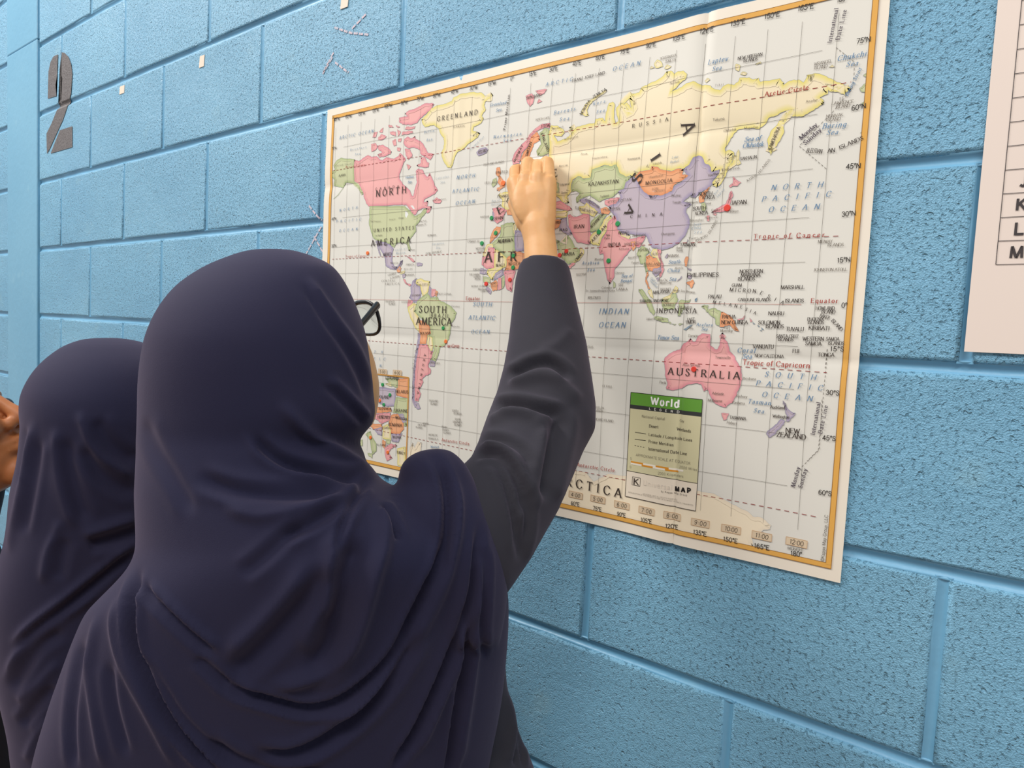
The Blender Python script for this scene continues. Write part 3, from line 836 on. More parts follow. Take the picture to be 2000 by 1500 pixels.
LINES="""k|5|50|4363,2716 4554,2531 4563,2346 4553,2259 4377,2048 4063,1734 4364,1454
k|5|50|4521,-470 4522,-815 4516,-1422 4512,-1569 4405,-1710
k|5|50|4512,-1017 4524,-1564 4359,-1777 4359,-2019
k|5|50|4519,-471 4512,-670
g|8|0|-3646,2060 -3721,1967 -3830,1868 -3954,1805
k|3|0|-3963,3065 -3959,2931 -3952,2611 -3944,2310 -3936,2029 -3928,1764 -3920,1514 -3914,1277 -3907,1051 -3902,832 -3897,621 -3892,415 -3889,212 -3885,12 -3882,-187 -3880,-386 -3879,-587 -3878,-791 -3877,-1000 -3878,-1216 -3879,-1440 -3882,-1675 -3886,-1925 -3896,-2620
k|3|0|-3623,3065 -3620,2935 -3614,2615 -3606,2314 -3598,2032 -3591,1767 -3583,1517 -3577,1280 -3571,1053 -3565,834 -3560,622 -3555,415 -3551,212 -3548,12 -3544,-188 -3542,-388 -3540,-590 -3538,-795 -3537,-1005 -3537,-1221 -3537,-1447 -3538,-1684 -3541,-1935 -3546,-2620
k|3|0|-3277,3065 -3274,2938 -3268,2618 -3261,2317 -3254,2034 -3247,1769 -3240,1519 -3234,1281 -3228,1054 -3222,835 -3217,622 -3212,415 -3208,212 -3204,10 -3201,-190 -3198,-391 -3195,-593 -3193,-799 -3192,-1010 -3191,-1227 -3190,-1454 -3190,-1692 -3191,-1945 -3193,-2620
k|3|0|-2924,3065 -2922,2939 -2918,2619 -2911,2318 -2905,2036 -2898,1771 -2891,1520 -2885,1282 -2880,1054 -2874,835 -2869,622 -2865,415 -2861,211 -2857,9 -2853,-192 -2850,-393 -2847,-597 -2845,-803 -2843,-1015 -2841,-1233 -2840,-1460 -2839,-1700 -2839,-1954 -2837,-2620
k|3|0|-2567,3065 -2565,2940 -2562,2620 -2557,2319 -2551,2036 -2545,1771 -2539,1520 -2533,1282 -2528,1054 -2523,835 -2518,622 -2513,414 -2509,209 -2506,7 -2502,-194 -2499,-396 -2496,-600 -2493,-807 -2491,-1019 -2488,-1238 -2487,-1467 -2485,-1707 -2484,-1963 -2480,-2620
k|3|0|-2206,3065 -2205,2940 -2203,2620 -2198,2319 -2193,2036 -2188,1771 -2182,1520 -2177,1282 -2172,1054 -2168,834 -2163,621 -2159,412 -2155,208 -2151,5 -2148,-196 -2145,-399 -2142,-603 -2139,-811 -2136,-1023 -2134,-1243 -2132,-1473 -2129,-1714 -2127,-1971 -2122,-2620
k|3|0|-1843,3065 -1842,2939 -1841,2619 -1838,2318 -1833,2036 -1828,1771 -1824,1520 -1819,1281 -1815,1053 -1810,833 -1806,620 -1802,411 -1799,206 -1795,3 -1792,-199 -1789,-401 -1786,-606 -1783,-814 -1780,-1027 -1778,-1248 -1775,-1478 -1773,-1720 -1770,-1979 -1763,-2620
k|3|0|-1477,3065 -1477,2938 -1477,2618 -1475,2318 -1471,2035 -1467,1770 -1463,1519 -1459,1281 -1455,1052 -1451,832 -1448,618 -1444,410 -1441,205 -1438,2 -1435,-201 -1432,-404 -1429,-609 -1426,-817 -1423,-1031 -1421,-1252 -1418,-1483 -1415,-1726 -1412,-1985 -1404,-2620
k|3|0|-1111,3065 -1111,2936 -1112,2617 -1110,2317 -1108,2034 -1105,1769 -1101,1518 -1098,1280 -1094,1051 -1091,831 -1088,618 -1085,409 -1082,203 -1079,0 -1076,-202 -1074,-406 -1071,-611 -1068,-820 -1066,-1034 -1063,-1256 -1060,-1487 -1057,-1731 -1054,-1991 -1046,-2620
k|3|0|-743,3065 -743,2935 -746,2616 -745,2316 -744,2034 -741,1768 -739,1518 -736,1279 -733,1051 -730,830 -728,617 -725,408 -723,202 -720,-1 -718,-204 -715,-407 -713,-613 -710,-822 -708,-1037 -705,-1259 -703,-1491 -700,-1735 -696,-1996 -687,-2620
k|3|0|-375,3065 -376,2934 -379,2615 -380,2315 -379,2033 -378,1768 -376,1517 -374,1279 -371,1050 -369,830 -367,616 -365,407 -363,202 -361,-2 -359,-205 -357,-408 -355,-614 -352,-824 -350,-1039 -348,-1261 -345,-1494 -342,-1739 -338,-2000 -330,-2620
k|3|0|-8,3065 -9,2933 -13,2615 -15,2314 -15,2033 -14,1768 -13,1517 -11,1278 -10,1050 -8,830 -6,616 -5,407 -3,201 -1,-2 0,-206 2,-409 4,-615 5,-825 7,-1040 10,-1263 12,-1496 15,-1742 19,-2004 27,-2620
k|3|0|359,3065 358,2932 352,2614 350,2314 350,2032 350,1767 350,1517 351,1278 352,1050 353,830 354,616 355,407 357,201 358,-3 359,-206 360,-410 362,-616 363,-826 365,-1042 367,-1265 369,-1498 372,-1744 376,-2007 383,-2620
k|3|0|725,3065 724,2932 718,2614 715,2314 713,2033 713,1768 713,1517 713,1279 714,1050 714,830 715,616 715,407 716,201 717,-3 718,-206 719,-410 720,-616 721,-826 722,-1042 723,-1266 725,-1499 728,-1745 732,-2009 739,-2620
k|3|0|1091,3065 1089,2932 1082,2614 1079,2315 1077,2033 1076,1768 1075,1518 1075,1279 1075,1051 1075,831 1075,617 1075,408 1076,202 1076,-2 1076,-205 1077,-410 1077,-616 1078,-826 1079,-1042 1080,-1266 1082,-1500 1084,-1746 1088,-2010 1095,-2620
k|3|0|1455,3065 1453,2933 1446,2615 1442,2315 1440,2034 1438,1769 1437,1519 1436,1280 1436,1052 1436,832 1435,618 1435,408 1435,203 1435,-1 1435,-205 1435,-409 1435,-616 1436,-826 1436,-1042 1437,-1266 1438,-1500 1441,-1747 1444,-2011 1449,-2490
k|3|0|1819,3065 1816,2934 1809,2617 1805,2317 1802,2035 1801,1770 1799,1520 1798,1281 1797,1053 1796,833 1796,619 1795,410 1795,204 1794,0 1794,-204 1794,-408 1793,-615 1794,-825 1794,-1042 1794,-1266 1796,-1500 1797,-1747 1800,-2012 1805,-2490
k|3|0|2181,3065 2179,2936 2172,2618 2168,2318 2165,2037 2163,1772 2161,1521 2160,1283 2159,1054 2158,834 2157,620 2156,411 2155,205 2154,1 2154,-203 2153,-407 2153,-614 2152,-825 2152,-1041 2153,-1265 2153,-1500 2155,-1748 2158,-2012 2162,-2490
k|3|0|2544,3065 2542,2939 2535,2621 2531,2320 2528,2039 2526,1774 2524,1523 2523,1285 2521,1056 2520,836 2519,622 2518,412 2517,206 2516,2 2515,-202 2514,-406 2513,-613 2513,-824 2512,-1041 2512,-1265 2513,-1500 2514,-1748 2517,-2013 2520,-2490
k|3|0|2906,3065 2904,2942 2899,2623 2895,2323 2892,2041 2890,1776 2888,1525 2886,1286 2885,1058 2884,837 2882,623 2881,414 2880,207 2879,3 2877,-201 2876,-405 2875,-612 2875,-823 2874,-1040 2874,-1265 2874,-1500 2876,-1748 2878,-2013 2881,-2490
k|3|0|3269,3065 3268,2945 3263,2626 3260,2325 3257,2043 3255,1778 3254,1527 3252,1288 3251,1059 3249,839 3248,624 3246,415 3245,209 3244,4 3243,-200 3241,-404 3240,-612 3239,-823 3239,-1040 3238,-1265 3239,-1500 3240,-1748 3242,-2014 3245,-2490
k|3|0|3633,3065 3632,2949 3628,2630 3626,2328 3624,2046 3623,1780 3621,1529 3620,1290 3619,1061 3617,840 3616,626 3615,416 3614,209 3612,5 3611,-199 3610,-404 3609,-611 3608,-823 3607,-1040 3607,-1265 3607,-1500 3608,-1749 3610,-2015 3613,-2490
k|3|0|3998,3065 3998,2954 3996,2633 3995,2331 3994,2048 3993,1782 3992,1531 3991,1291 3990,1062 3989,841 3988,626 3987,416 3986,210 3985,5 3983,-199 3982,-404 3981,-612 3980,-823 3979,-1041 3979,-1266 3979,-1502 3980,-1751 3982,-2017 3985,-2490
k|3|0|4366,3065 4366,2958 4367,2637 4367,2334 4367,2051 4367,1784 4367,1532 4367,1293 4366,1063 4365,842 4365,627 4364,417 4363,210 4362,5 4361,-200 4360,-405 4359,-613 4358,-825 4357,-1042 4357,-1268 4357,-1504 4359,-1753 4361,-2020 4364,-2490
k|3|0|-3940,-1923 -3649,-1932 -3356,-1940 -3059,-1949 -2761,-1956 -2462,-1964 -2161,-1971 -1860,-1977 -1558,-1983 -1255,-1988 -953,-1993 -651,-1997 -350,-2000 -48,-2003 253,-2006 553,-2008 854,-2009 1154,-2010 1454,-2011 1755,-2012 2057,-2012 2359,-2013 2663,-2013 2968,-2013 3276,-2014 3586,-2015 3900,-2017 4218,-2019
k|3|0|-3932,-1382 -3644,-1387 -3353,-1393 -3059,-1399 -2763,-1404 -2465,-1409 -2166,-1414 -1865,-1418 -1564,-1422 -1263,-1426 -961,-1429 -659,-1432 -357,-1434 -56,-1436 245,-1438 546,-1439 847,-1440 1148,-1440 1449,-1440 1750,-1440 2052,-1440 2355,-1440 2659,-1440 2964,-1440 3272,-1440 3583,-1440 3896,-1441 4214,-1443
k|3|0|-3930,-895 -3644,-898 -3355,-902 -3062,-905 -2767,-909 -2470,-913 -2171,-916 -1871,-919 -1570,-922 -1269,-925 -967,-927 -665,-929 -363,-931 -61,-932 241,-933 542,-933 844,-934 1145,-934 1446,-933 1748,-933 2051,-932 2354,-932 2659,-931 2965,-931 3273,-930 3583,-931 3897,-931 4215,-932
k|3|0|-3932,-436 -3648,-438 -3359,-440 -3067,-442 -2773,-445 -2476,-447 -2177,-449 -1877,-452 -1576,-454 -1275,-455 -973,-457 -670,-459 -368,-460 -65,-460 237,-461 539,-461 841,-461 1144,-461 1446,-460 1748,-460 2051,-459 2355,-458 2660,-457 2966,-456 3275,-456 3586,-456 3899,-456 4217,-456
e|4|0|-3937,12 -3654,12 -3366,11 -3075,10 -2780,8 -2484,7 -2185,5 -1885,4 -1583,2 -1281,1 -978,0 -675,-1 -372,-2 -69,-2 234,-3 537,-3 840,-2 1143,-2 1446,-1 1749,0 2052,0 2357,2 2662,3 2969,3 3278,4 3588,5 3902,5 4219,5
k|3|0|-3946,466 -3662,466 -3375,467 -3084,466 -2789,466 -2493,465 -2194,464 -1893,463 -1591,462 -1288,461 -985,460 -681,460 -377,459 -73,459 231,459 535,459 839,459 1142,460 1446,460 1750,461 2054,462 2359,464 2665,465 2972,466 3281,467 3591,468 3905,468 4221,469
k|3|0|-3957,940 -3674,942 -3386,943 -3095,943 -2800,944 -2503,943 -2204,943 -1902,942 -1600,942 -1296,941 -992,940 -687,940 -382,939 -77,939 228,939 533,939 837,939 1142,940 1447,941 1751,942 2056,943 2361,944 2668,946 2975,947 3284,948 3594,949 3907,950 4223,951
k|3|0|-3688,1456 -3400,1458 -3108,1459 -2813,1460 -2515,1460 -2215,1460 -1913,1459 -1609,1459 -1304,1458 -999,1457 -693,1457 -387,1456 -81,1456 225,1456 531,1456 837,1457 1142,1457 1448,1458 1753,1459 2059,1460 2364,1462 2671,1463 2978,1465 3287,1466 3597,1468 3910,1469 4225,1471
k|3|0|-3704,2031 -3416,2034 -3124,2035 -2828,2036 -2529,2036 -2227,2036 -1924,2036 -1619,2036 -1313,2035 -1006,2034 -698,2034 -391,2033 -83,2033 224,2032 531,2032 838,2033 1144,2033 1451,2034 1757,2035 2063,2036 2369,2038 2675,2040 2983,2041 3291,2044 3601,2046 3912,2048 4226,2050
k|3|0|-3722,2693 -3433,2695 -3139,2697 -2842,2698 -2541,2698 -2238,2698 -1932,2698 -1626,2697 -1318,2696 -1009,2695 -700,2694 -391,2693 -82,2693 227,2692 536,2692 844,2692 1151,2692 1458,2693 1765,2694 2071,2696 2377,2697 2684,2700 2990,2702 3297,2705 3605,2708 3915,2711 4227,2714
r|7|52|-3986,2305 -3692,2309 -3393,2311 -3089,2313 -2781,2314 -2470,2314 -2157,2314 -1842,2314 -1525,2313 -1207,2312 -888,2311 -569,2311 -250,2310 69,2310 388,2309 706,2309 1024,2310 1342,2310 1659,2311 1976,2313 2293,2314 2611,2316 2928,2318 3247,2321 3567,2323 3889,2326 4212,2328 4539,2331
r|7|52|-3941,729 -3648,730 -3350,731 -3048,731 -2743,731 -2435,731 -2125,730 -1812,729 -1499,728 -1185,727 -870,727 -555,726 -239,726 76,725 391,725 706,726 1021,726 1336,727 1651,728 1966,729 2282,730 2599,732 2916,733 3236,734 3557,735 3881,736 4209,737 4540,737
r|7|52|-3921,-692 -3625,-695 -3325,-698 -3023,-701 -2717,-704 -2409,-707 -2099,-710 -1789,-713 -1477,-715 -1164,-718 -852,-719 -539,-721 -226,-722 87,-723 399,-724 712,-724 1024,-724 1337,-724 1649,-723 1963,-723 2277,-722 2592,-721 2908,-720 3227,-720 3549,-720 3873,-720 4201,-721 4534,-722
r|7|52|-3936,-2188 -3633,-2199 -3327,-2209 -3018,-2219 -2708,-2228 -2397,-2237 -2084,-2245 -1771,-2253 -1458,-2260 -1144,-2266 -831,-2271 -518,-2276 -206,-2280 106,-2284 417,-2287 729,-2289 1040,-2291 1350,-2293 1662,-2294 1973,-2295 2286,-2295 2600,-2296 2915,-2297 3234,-2298 3554,-2299 3879,-2301 4208,-2304 4542,-2307"""
CLOCKS=[('4:00', 1459, -2630, 215, 59), ('5:00', 1809, -2624, 219, 60), ('6:00', 2174, -2633, 220, 61), ('7:00', 2538, -2633, 221, 62), ('8:00', 2891, -2628, 219, 62), ('9:00', 3255, -2642, 224, 65), ('10:00', 3626, -2642, 227, 66), ('11:00', 3981, -2646, 223, 66), ('12:00', 4362, -2635, 226, 62), ('5:00', -2496, -1215, 210, 55), ('6:00', -2135, -1207, 203, 54)]
DOTS=[('red', 3315, 1115, 39), ('red', 3055, -788, 32), ('red', 1097, 698, 29), ('red', 991, 646, 30), ('red', 145, 317, 31), ('red', -297, 260, 32), ('green', 1875, 1021, 33), ('green', 1598, 930, 31), ('green', 1770, 548, 31), ('green', -247, 1228, 32), ('green', -156, 1005, 32), ('green', -414, 866, 32), ('green', 189, 664, 31), ('green', 191, 494, 31), ('green', -1127, -427, 29), ('green', -2490, -1435, 30), ('green', -2302, -1594, 30), ('green', -2446, -1775, 30), ('orange', -2986, 806, 32), ('orange', -1060, -635, 31), ('orange', -55, 1719, 37), ('orange', -2553, -1715, 30), ('orange', -2755, -2382, 30), ('orange', -2313, -2580, 30)]
LEG={'box': [(2203, -1144), (3182, -1142), (3195, -2505), (2231, -2505)], 'g': [(2211, -1302), (3184, -1299)], 'b': [(2211, -1356), (3184, -1347)], 'w': [(2230, -2164), (3190, -2167)], 'l1': [(2308, -1651), (2468, -1652)], 'l2': [(2311, -1741), (2470, -1738)], 'l3': [(2313, -1822), (2463, -1828)], 's': [(2271, -2032), (2451, -2026), (2631, -2031), (2809, -2030), (3001, -2031)], 'k': [(2308, -2234), (2424, -2231), (2423, -2337), (2315, -2338)]}
INSET=[(-1863, -1267), (-1865, -2788)]
# ------------------------------------------------------------------ lettering: one-line letter skeletons swept with a pen
GL = {}
def _g(s):
    for l in s.strip().split('\n'):
        ch, w_, rest = l.split(' ', 2); st = []
        for part in rest.split(';'):
            part = part.strip(); sm = part.startswith('~'); P = [tuple(map(float, q.split(','))) for q in part.lstrip('~ ').split()]
            st.append((sm, P))
        GL[ch] = (float(w_), st)
_g("""A .72 0,0 .36,1;.36,1 .72,0;.13,.35 .59,.35
B .58 .06,0 .06,1;~.06,1 .3,1 .47,.88 .47,.66 .3,.53 .06,.53;~.06,.53 .32,.53 .55,.42 .55,.13 .32,0 .06,0
C .7 ~.66,.78 .54,.95 .36,1 .13,.86 .03,.5 .13,.14 .36,0 .55,.05 .68,.23
D .72 .06,0 .06,1;~.06,1 .3,1 .57,.86 .69,.5 .57,.14 .3,0 .06,0
E .58 .06,0 .06,1;.06,1 .53,1;.06,.52 .42,.52;.06,0 .56,0
F .54 .06,0 .06,1;.06,1 .53,1;.06,.52 .42,.52
G .74 ~.66,.78 .54,.95 .36,1 .13,.86 .03,.5 .13,.14 .36,0 .55,.04 .68,.18;.68,.18 .68,.44;.5,.44 .7,.44
H .72 .06,0 .06,1;.66,0 .66,1;.06,.52 .66,.52
I .2 .1,0 .1,1
J .4 ~.32,1 .32,.5 .31,.2 .2,.02 .05,.08
K .66 .06,0 .06,1;.6,1 .06,.44;.22,.58 .64,0
L .56 .06,0 .06,1;.06,0 .54,0
M .88 .06,0 .1,1;.1,1 .44,0;.44,0 .78,1;.78,1 .82,0
N .72 .06,0 .06,1;.06,1 .66,0;.66,0 .66,1
O .78 ~.39,1 .65,.86 .75,.5 .65,.14 .39,0 .13,.14 .03,.5 .13,.86 .39,1
P .56 .06,0 .06,1;~.06,1 .32,1 .52,.88 .52,.6 .32,.47 .06,.47
Q .78 ~.39,1 .65,.86 .75,.5 .65,.14 .39,0 .13,.14 .03,.5 .13,.86 .39,1;.42,.2 .74,-.14
R .64 .06,0 .06,1;~.06,1 .32,1 .5,.88 .5,.63 .32,.5 .06,.5;.3,.5 .63,0
S .54 ~.46,.82 .38,.96 .26,1 .1,.92 .07,.75 .2,.58 .38,.45 .49,.27 .42,.07 .26,0 .1,.05 .03,.2
T .62 .31,0 .31,1;.02,1 .6,1
U .7 ~.06,1 .06,.4 .1,.12 .34,0 .58,.12 .62,.4 .62,1
V .7 .02,1 .35,0;.35,0 .68,1
W .98 .02,1 .27,0;.27,0 .49,.9;.49,.9 .71,0;.71,0 .96,1
X .66 .03,1 .63,0;.63,1 .03,0
Y .66 .02,1 .33,.45;.64,1 .33,.45;.33,.45 .33,0
Z .6 .05,1 .55,1;.55,1 .04,0;.04,0 .57,0
a .46 ~.07,.52 .18,.65 .32,.62 .36,.45 .36,.1 .44,.02;~.36,.38 .14,.32 .05,.17 .12,.02 .26,.04 .36,.16
b .5 .07,1 .07,.02;~.07,.48 .2,.65 .38,.6 .46,.34 .38,.06 .22,0 .07,.12
c .44 ~.4,.5 .3,.65 .16,.6 .06,.34 .14,.06 .28,0 .41,.14
d .52 .43,1 .43,.02;~.43,.48 .3,.65 .13,.6 .05,.34 .13,.06 .28,0 .43,.12
e .46 ~.06,.37 .41,.38 .36,.58 .24,.66 .1,.56 .05,.34 .12,.08 .27,0 .42,.13
f .32 ~.36,.92 .28,1 .17,.92 .15,.7 .15,.02;.02,.64 .3,.64
g .5 ~.42,.52 .28,.66 .12,.6 .05,.36 .12,.12 .26,.06 .42,.2;~.42,.64 .42,.2 .4,-.2 .24,-.32 .08,-.24
h .52 .07,1 .07,0;~.07,.46 .2,.63 .34,.62 .43,.48 .43,0
i .2 .1,.65 .1,0;.1,.86 .1,.93
j .22 ~.14,.65 .14,-.1 .08,-.28 -.03,-.28;.14,.86 .14,.93
k .5 .07,1 .07,0;.42,.64 .07,.27;.2,.38 .46,0
l .2 .1,1 .1,0
m .8 .07,.65 .07,0;~.07,.46 .18,.64 .3,.62 .38,.48 .38,0;~.38,.46 .5,.64 .62,.62 .7,.48 .7,0
n .52 .07,.65 .07,0;~.07,.46 .2,.63 .34,.62 .43,.48 .43,0
o .5 ~.25,.66 .39,.58 .45,.33 .39,.08 .25,0 .11,.08 .05,.33 .11,.58 .25,.66
p .5 .07,.65 .07,-.3;~.07,.48 .2,.65 .38,.6 .46,.34 .38,.06 .22,0 .07,.12
q .5 .43,.65 .43,-.3;~.43,.48 .3,.65 .13,.6 .05,.34 .13,.06 .28,0 .43,.12
r .36 .08,.65 .08,0;~.08,.44 .18,.62 .34,.6
s .4 ~.34,.54 .25,.66 .12,.62 .07,.49 .18,.36 .33,.26 .34,.1 .22,0 .1,.03 .04,.13
t .32 ~.14,.86 .14,.15 .2,.02 .32,.08;.02,.63 .3,.63
u .52 ~.07,.65 .07,.2 .14,.03 .28,.02 .42,.16;.43,.65 .43,0
v .48 .03,.65 .24,0;.24,0 .45,.65
w .7 .03,.65 .19,0;.19,0 .35,.6;.35,.6 .51,0;.51,0 .67,.65
x .46 .04,.65 .42,0;.42,.65 .04,0
y .48 .03,.65 .25,.02;.45,.65 .25,.02;~.25,.02 .17,-.22 .04,-.3
z .44 .05,.65 .4,.65;.4,.65 .04,0;.04,0 .42,0
0 .6 ~.3,1 .48,.86 .55,.5 .48,.14 .3,0 .12,.14 .05,.5 .12,.86 .3,1
1 .42 .12,.8 .26,1;.26,1 .26,0
2 .6 ~.07,.76 .14,.94 .3,1 .47,.92 .51,.73 .42,.5 .06,.0;.06,0 .54,0
3 .58 ~.07,.83 .2,.99 .38,.97 .48,.8 .42,.6 .24,.53 .44,.47 .52,.28 .43,.06 .24,0 .06,.14
4 .6 .42,0 .42,1;.42,1 .04,.3;.04,.3 .56,.3
5 .58 .48,1 .14,1;.14,1 .1,.54;~.1,.54 .28,.62 .46,.52 .52,.32 .44,.08 .26,0 .06,.12
6 .6 ~.48,.9 .3,1 .12,.8 .06,.4 .14,.08 .32,0 .48,.12 .52,.32 .44,.55 .28,.6 .1,.46
7 .56 .05,1 .52,1;.52,1 .2,0
8 .58 ~.29,.53 .47,.66 .46,.9 .29,1 .12,.9 .11,.66 .29,.53 .5,.4 .49,.1 .29,0 .09,.1 .08,.4 .29,.53
9 .6 ~.12,.1 .3,0 .48,.2 .54,.6 .46,.92 .28,1 .12,.88 .08,.68 .16,.45 .32,.4 .5,.54
° .34 ~.17,1 .28,.93 .28,.79 .17,.72 .06,.79 .06,.93 .17,1
. .2 .08,0 .08,.09
, .2 .1,.08 .05,-.12
: .2 .1,.2 .1,.3;.1,.6 .1,.7
/ .4 .02,-.1 .38,1
- .3 .04,.38 .26,.38
© .9 ~.45,1 .75,.86 .87,.5 .75,.14 .45,0 .15,.14 .03,.5 .15,.86 .45,1;~.62,.66 .45,.76 .3,.62 .3,.38 .45,.24 .62,.34""")
def _smooth(P, k=4):
    P = [np.array(p) for p in P]; out = []
    cl = np.allclose(P[0], P[-1])
    for i in range(len(P) - 1):
        p0 = P[i - 1] if i > 0 else (P[-2] if cl else P[0]); p3 = P[i + 2] if i + 2 < len(P) else (P[1] if cl else P[-1])
        for j in range(k):
            t = j / k; a, b = P[i], P[i + 1]
            out.append(.5 * ((2 * a) + (b - p0) * t + (2 * p0 - 5 * a + 4 * b - p3) * t * t + (3 * a - p0 - 3 * b + p3) * t ** 3))
    out.append(P[-1]); return out
GLC = {}
def glyph(ch, serif, wt):
    key = (ch, serif, wt)
    if key in GLC: return GLC[key]
    V, Fc = [], []; wid, st = GL[ch]
    thick, thin = (wt, wt * .38) if serif else (wt, wt)
    nib = np.array([math.cos(.25), math.sin(.25)])
    def wd(d): return thin + (thick - thin) * min(1, abs(d[0] * nib[1] - d[1] * nib[0])) if serif else wt
    for sm, P in st:
        Q = _smooth(P) if sm else [np.array(p) for p in P]
        b0 = len(V)
        for i, p in enumerate(Q):
            d = Q[min(i + 1, len(Q) - 1)] - Q[max(i - 1, 0)]; d = d / (np.linalg.norm(d) + 1e-9)
            h = wd(d) / 2; nn = np.array([-d[1], d[0]]) * h
            ext = d * (thin / 2) * (-1 if i == 0 else 1 if i == len(Q) - 1 else 0) if sm or abs(d[1]) < .3 else 0 * d
            V += [p + nn + ext, p - nn + ext]
        for i in range(len(Q) - 1): Fc.append((b0 + 2 * i, b0 + 2 * i + 1, b0 + 2 * i + 3, b0 + 2 * i + 2))
        if serif:
            ends = ((Q[0], Q[1] - Q[0]), (Q[-1], Q[-2] - Q[-1]))
            for e, d in ends:
                d = d / (np.linalg.norm(d) + 1e-9)
                if abs(d[1]) > .75 and (abs(e[1]) < .01 or abs(e[1] - 1) < .01 or (abs(e[1] - .65) < .01)):
                    hw = wd(d) / 2 + .075; t = thin * .55; s = 1 if e[1] < .01 else -1
                    b1 = len(V); V += [e + np.array(q) for q in ((-hw, 0), (hw, 0), (hw, s * t), (-hw, s * t))]; Fc.append((b1, b1 + 1, b1 + 2, b1 + 3))
            if ch in 'EFTLZ':
                for sm2, P2 in st:
                    if abs(P2[0][1] - P2[-1][1]) < .01 and abs(P2[-1][1] - .52) > .05:
                        for e in ((P2[-1],) if ch != 'T' else (P2[0], P2[-1])):
                            s = .2 if e[1] < .1 else -.2; b1 = len(V); x = e[0]
                            V += [np.array(q) for q in ((x - .05, e[1]), (x + .02, e[1]), (x + .03, e[1] + s), (x, e[1] + s))]; Fc.append((b1, b1 + 1, b1 + 2, b1 + 3))
    GLC[key] = (wid, np.array(V), Fc); return GLC[key]
def text_geo(txt, x0, z0, x1, z1, h, serif=True, wt=.15, slant=0., track=True):
    """glyph quads for txt along the base line (x0,z0)-(x1,z1), cap height h; spacing or width adapts to the length"""
    L = math.hypot(x1 - x0, z1 - z0); u = np.array([(x1 - x0) / L, (z1 - z0) / L]); v = np.array([-u[1], u[0]])
    adv = [.32 if c == ' ' else GL[c][0] + .07 for c in txt]; nat = (sum(adv) - .07) * h; n = len(txt)
    sx, sp = 1., 0.
    if n == 1: sx = min(1.5, max(.6, L / nat)) if track else 1
    elif L > nat * 1.02: sx = min(1.12, L / nat); sp = (L - nat * sx) / (n - 1)
    else: sx = L / nat
    V, Fc = [], []; x = 0.
    for c, a in zip(txt, adv):
        if c != ' ':
            wd, gv, gf = glyph(c, serif, wt); b = len(V)
            for p in gv:
                q = u * (x + (p[0] + slant * p[1]) * h * sx) + v * (p[1] * h); V.append((x0 + q[0], z0 + q[1]))
            Fc += [tuple(b + i for i in f) for f in gf]
        x += a * h * sx + sp
    return V, Fc
def line_geo(P, wd, dash=0., gap=None):
    P = [np.array(p, float) for p in P]; V, Fc = [], []
    def seg(a, b):
        d = b - a; L = np.linalg.norm(d)
        if L < 1e-7: return
        nn = np.array([-d[1], d[0]]) / L * wd / 2; k = len(V); V.extend([a + nn, a - nn, b - nn, b + nn]); Fc.append((k, k + 1, k + 2, k + 3))
    if not dash:
        for a, b in zip(P[:-1], P[1:]): seg(a, b)
    else:
        gap = gap or dash * .8; on = True; rem = dash
        for a, b in zip(P[:-1], P[1:]):
            L = np.linalg.norm(b - a); t = 0.
            while t < L - 1e-9:
                s = min(rem, L - t)
                if on: seg(a + (b - a) * t / L, a + (b - a) * (t + s) / L)
                t += s; rem -= s
                if rem < 1e-9: on = not on; rem = dash if on else gap
    return V, Fc

# ------------------------------------------------------------------ the world map poster
PX0, PX1, PZ0, PZ1 = -.423, .4838, -.2977, .3420
NOTCH = -.0985
def _lines(a, b, n, folds, offs):
    s = set(np.linspace(a, b, n).round(5))
    for f in folds: s |= {round(f + o, 5) for o in offs if a < f + o < b}
    s = sorted(s); out = [s[0]]
    for q in s[1:]:
        if q - out[-1] > .0015: out.append(q)
    return np.array(out)
GX = _lines(PX0, PX1, 52, (.291, -.1), (-.012, -.005, -.002, 0, .002, .005, .012))
GZ = _lines(PZ0, PZ1, 38, (.204, -.059), (-.03, -.018, -.010, -.005, 0, .005, .010, .018, .03))
def _relief():
    X, Z = np.meshgrid(GX, GZ, indexing='ij')
    d = .0026 + 0 * X
    for zf, am, up in ((.204, .0030, 1), (-.059, .0026, 1)):
        s = Z - zf; k = .55 + .45 * np.sin(X * 9 + zf * 30)
        d += am * k * (1 - np.exp(-np.abs(s) / .014)) * np.exp(-(s / .09) ** 2)
    d += .0036 * (1 - np.exp(-np.abs(X - .291) / .004)) * np.exp(-((X - .291) / .05) ** 2) + .0010 * np.exp(-((X + .1) / .006) ** 2)
    rs = np.random.RandomState(3)
    for _ in range(26):
        a, b, c_, e = rs.uniform(-24, 24), rs.uniform(-24, 24), rs.uniform(0, 6.3), rs.uniform(.00006, .00028); d += e * np.sin(a * X + b * Z + c_)
    for _ in range(16):                                     # little crumples
        cx, cz, r = rs.uniform(PX0, PX1), rs.uniform(PZ0, PZ1), rs.uniform(.012, .03); d += rs.uniform(-.0007, .0008) * np.exp(-((X - cx) ** 2 + (Z - cz) ** 2) / r ** 2)
    d += .005 * np.clip((PX0 + .07 - X) / .07, 0, 1) ** 2 * np.clip((.25 - Z) / .5, 0, 1)   # left edge stands off the wall
    d += .0012 * np.clip((PZ0 + .05 - Z) / .05, 0, 1) ** 2 * (.5 + .5 * np.sin(X * 22))
    return np.maximum(d, .0012)
GD = _relief()
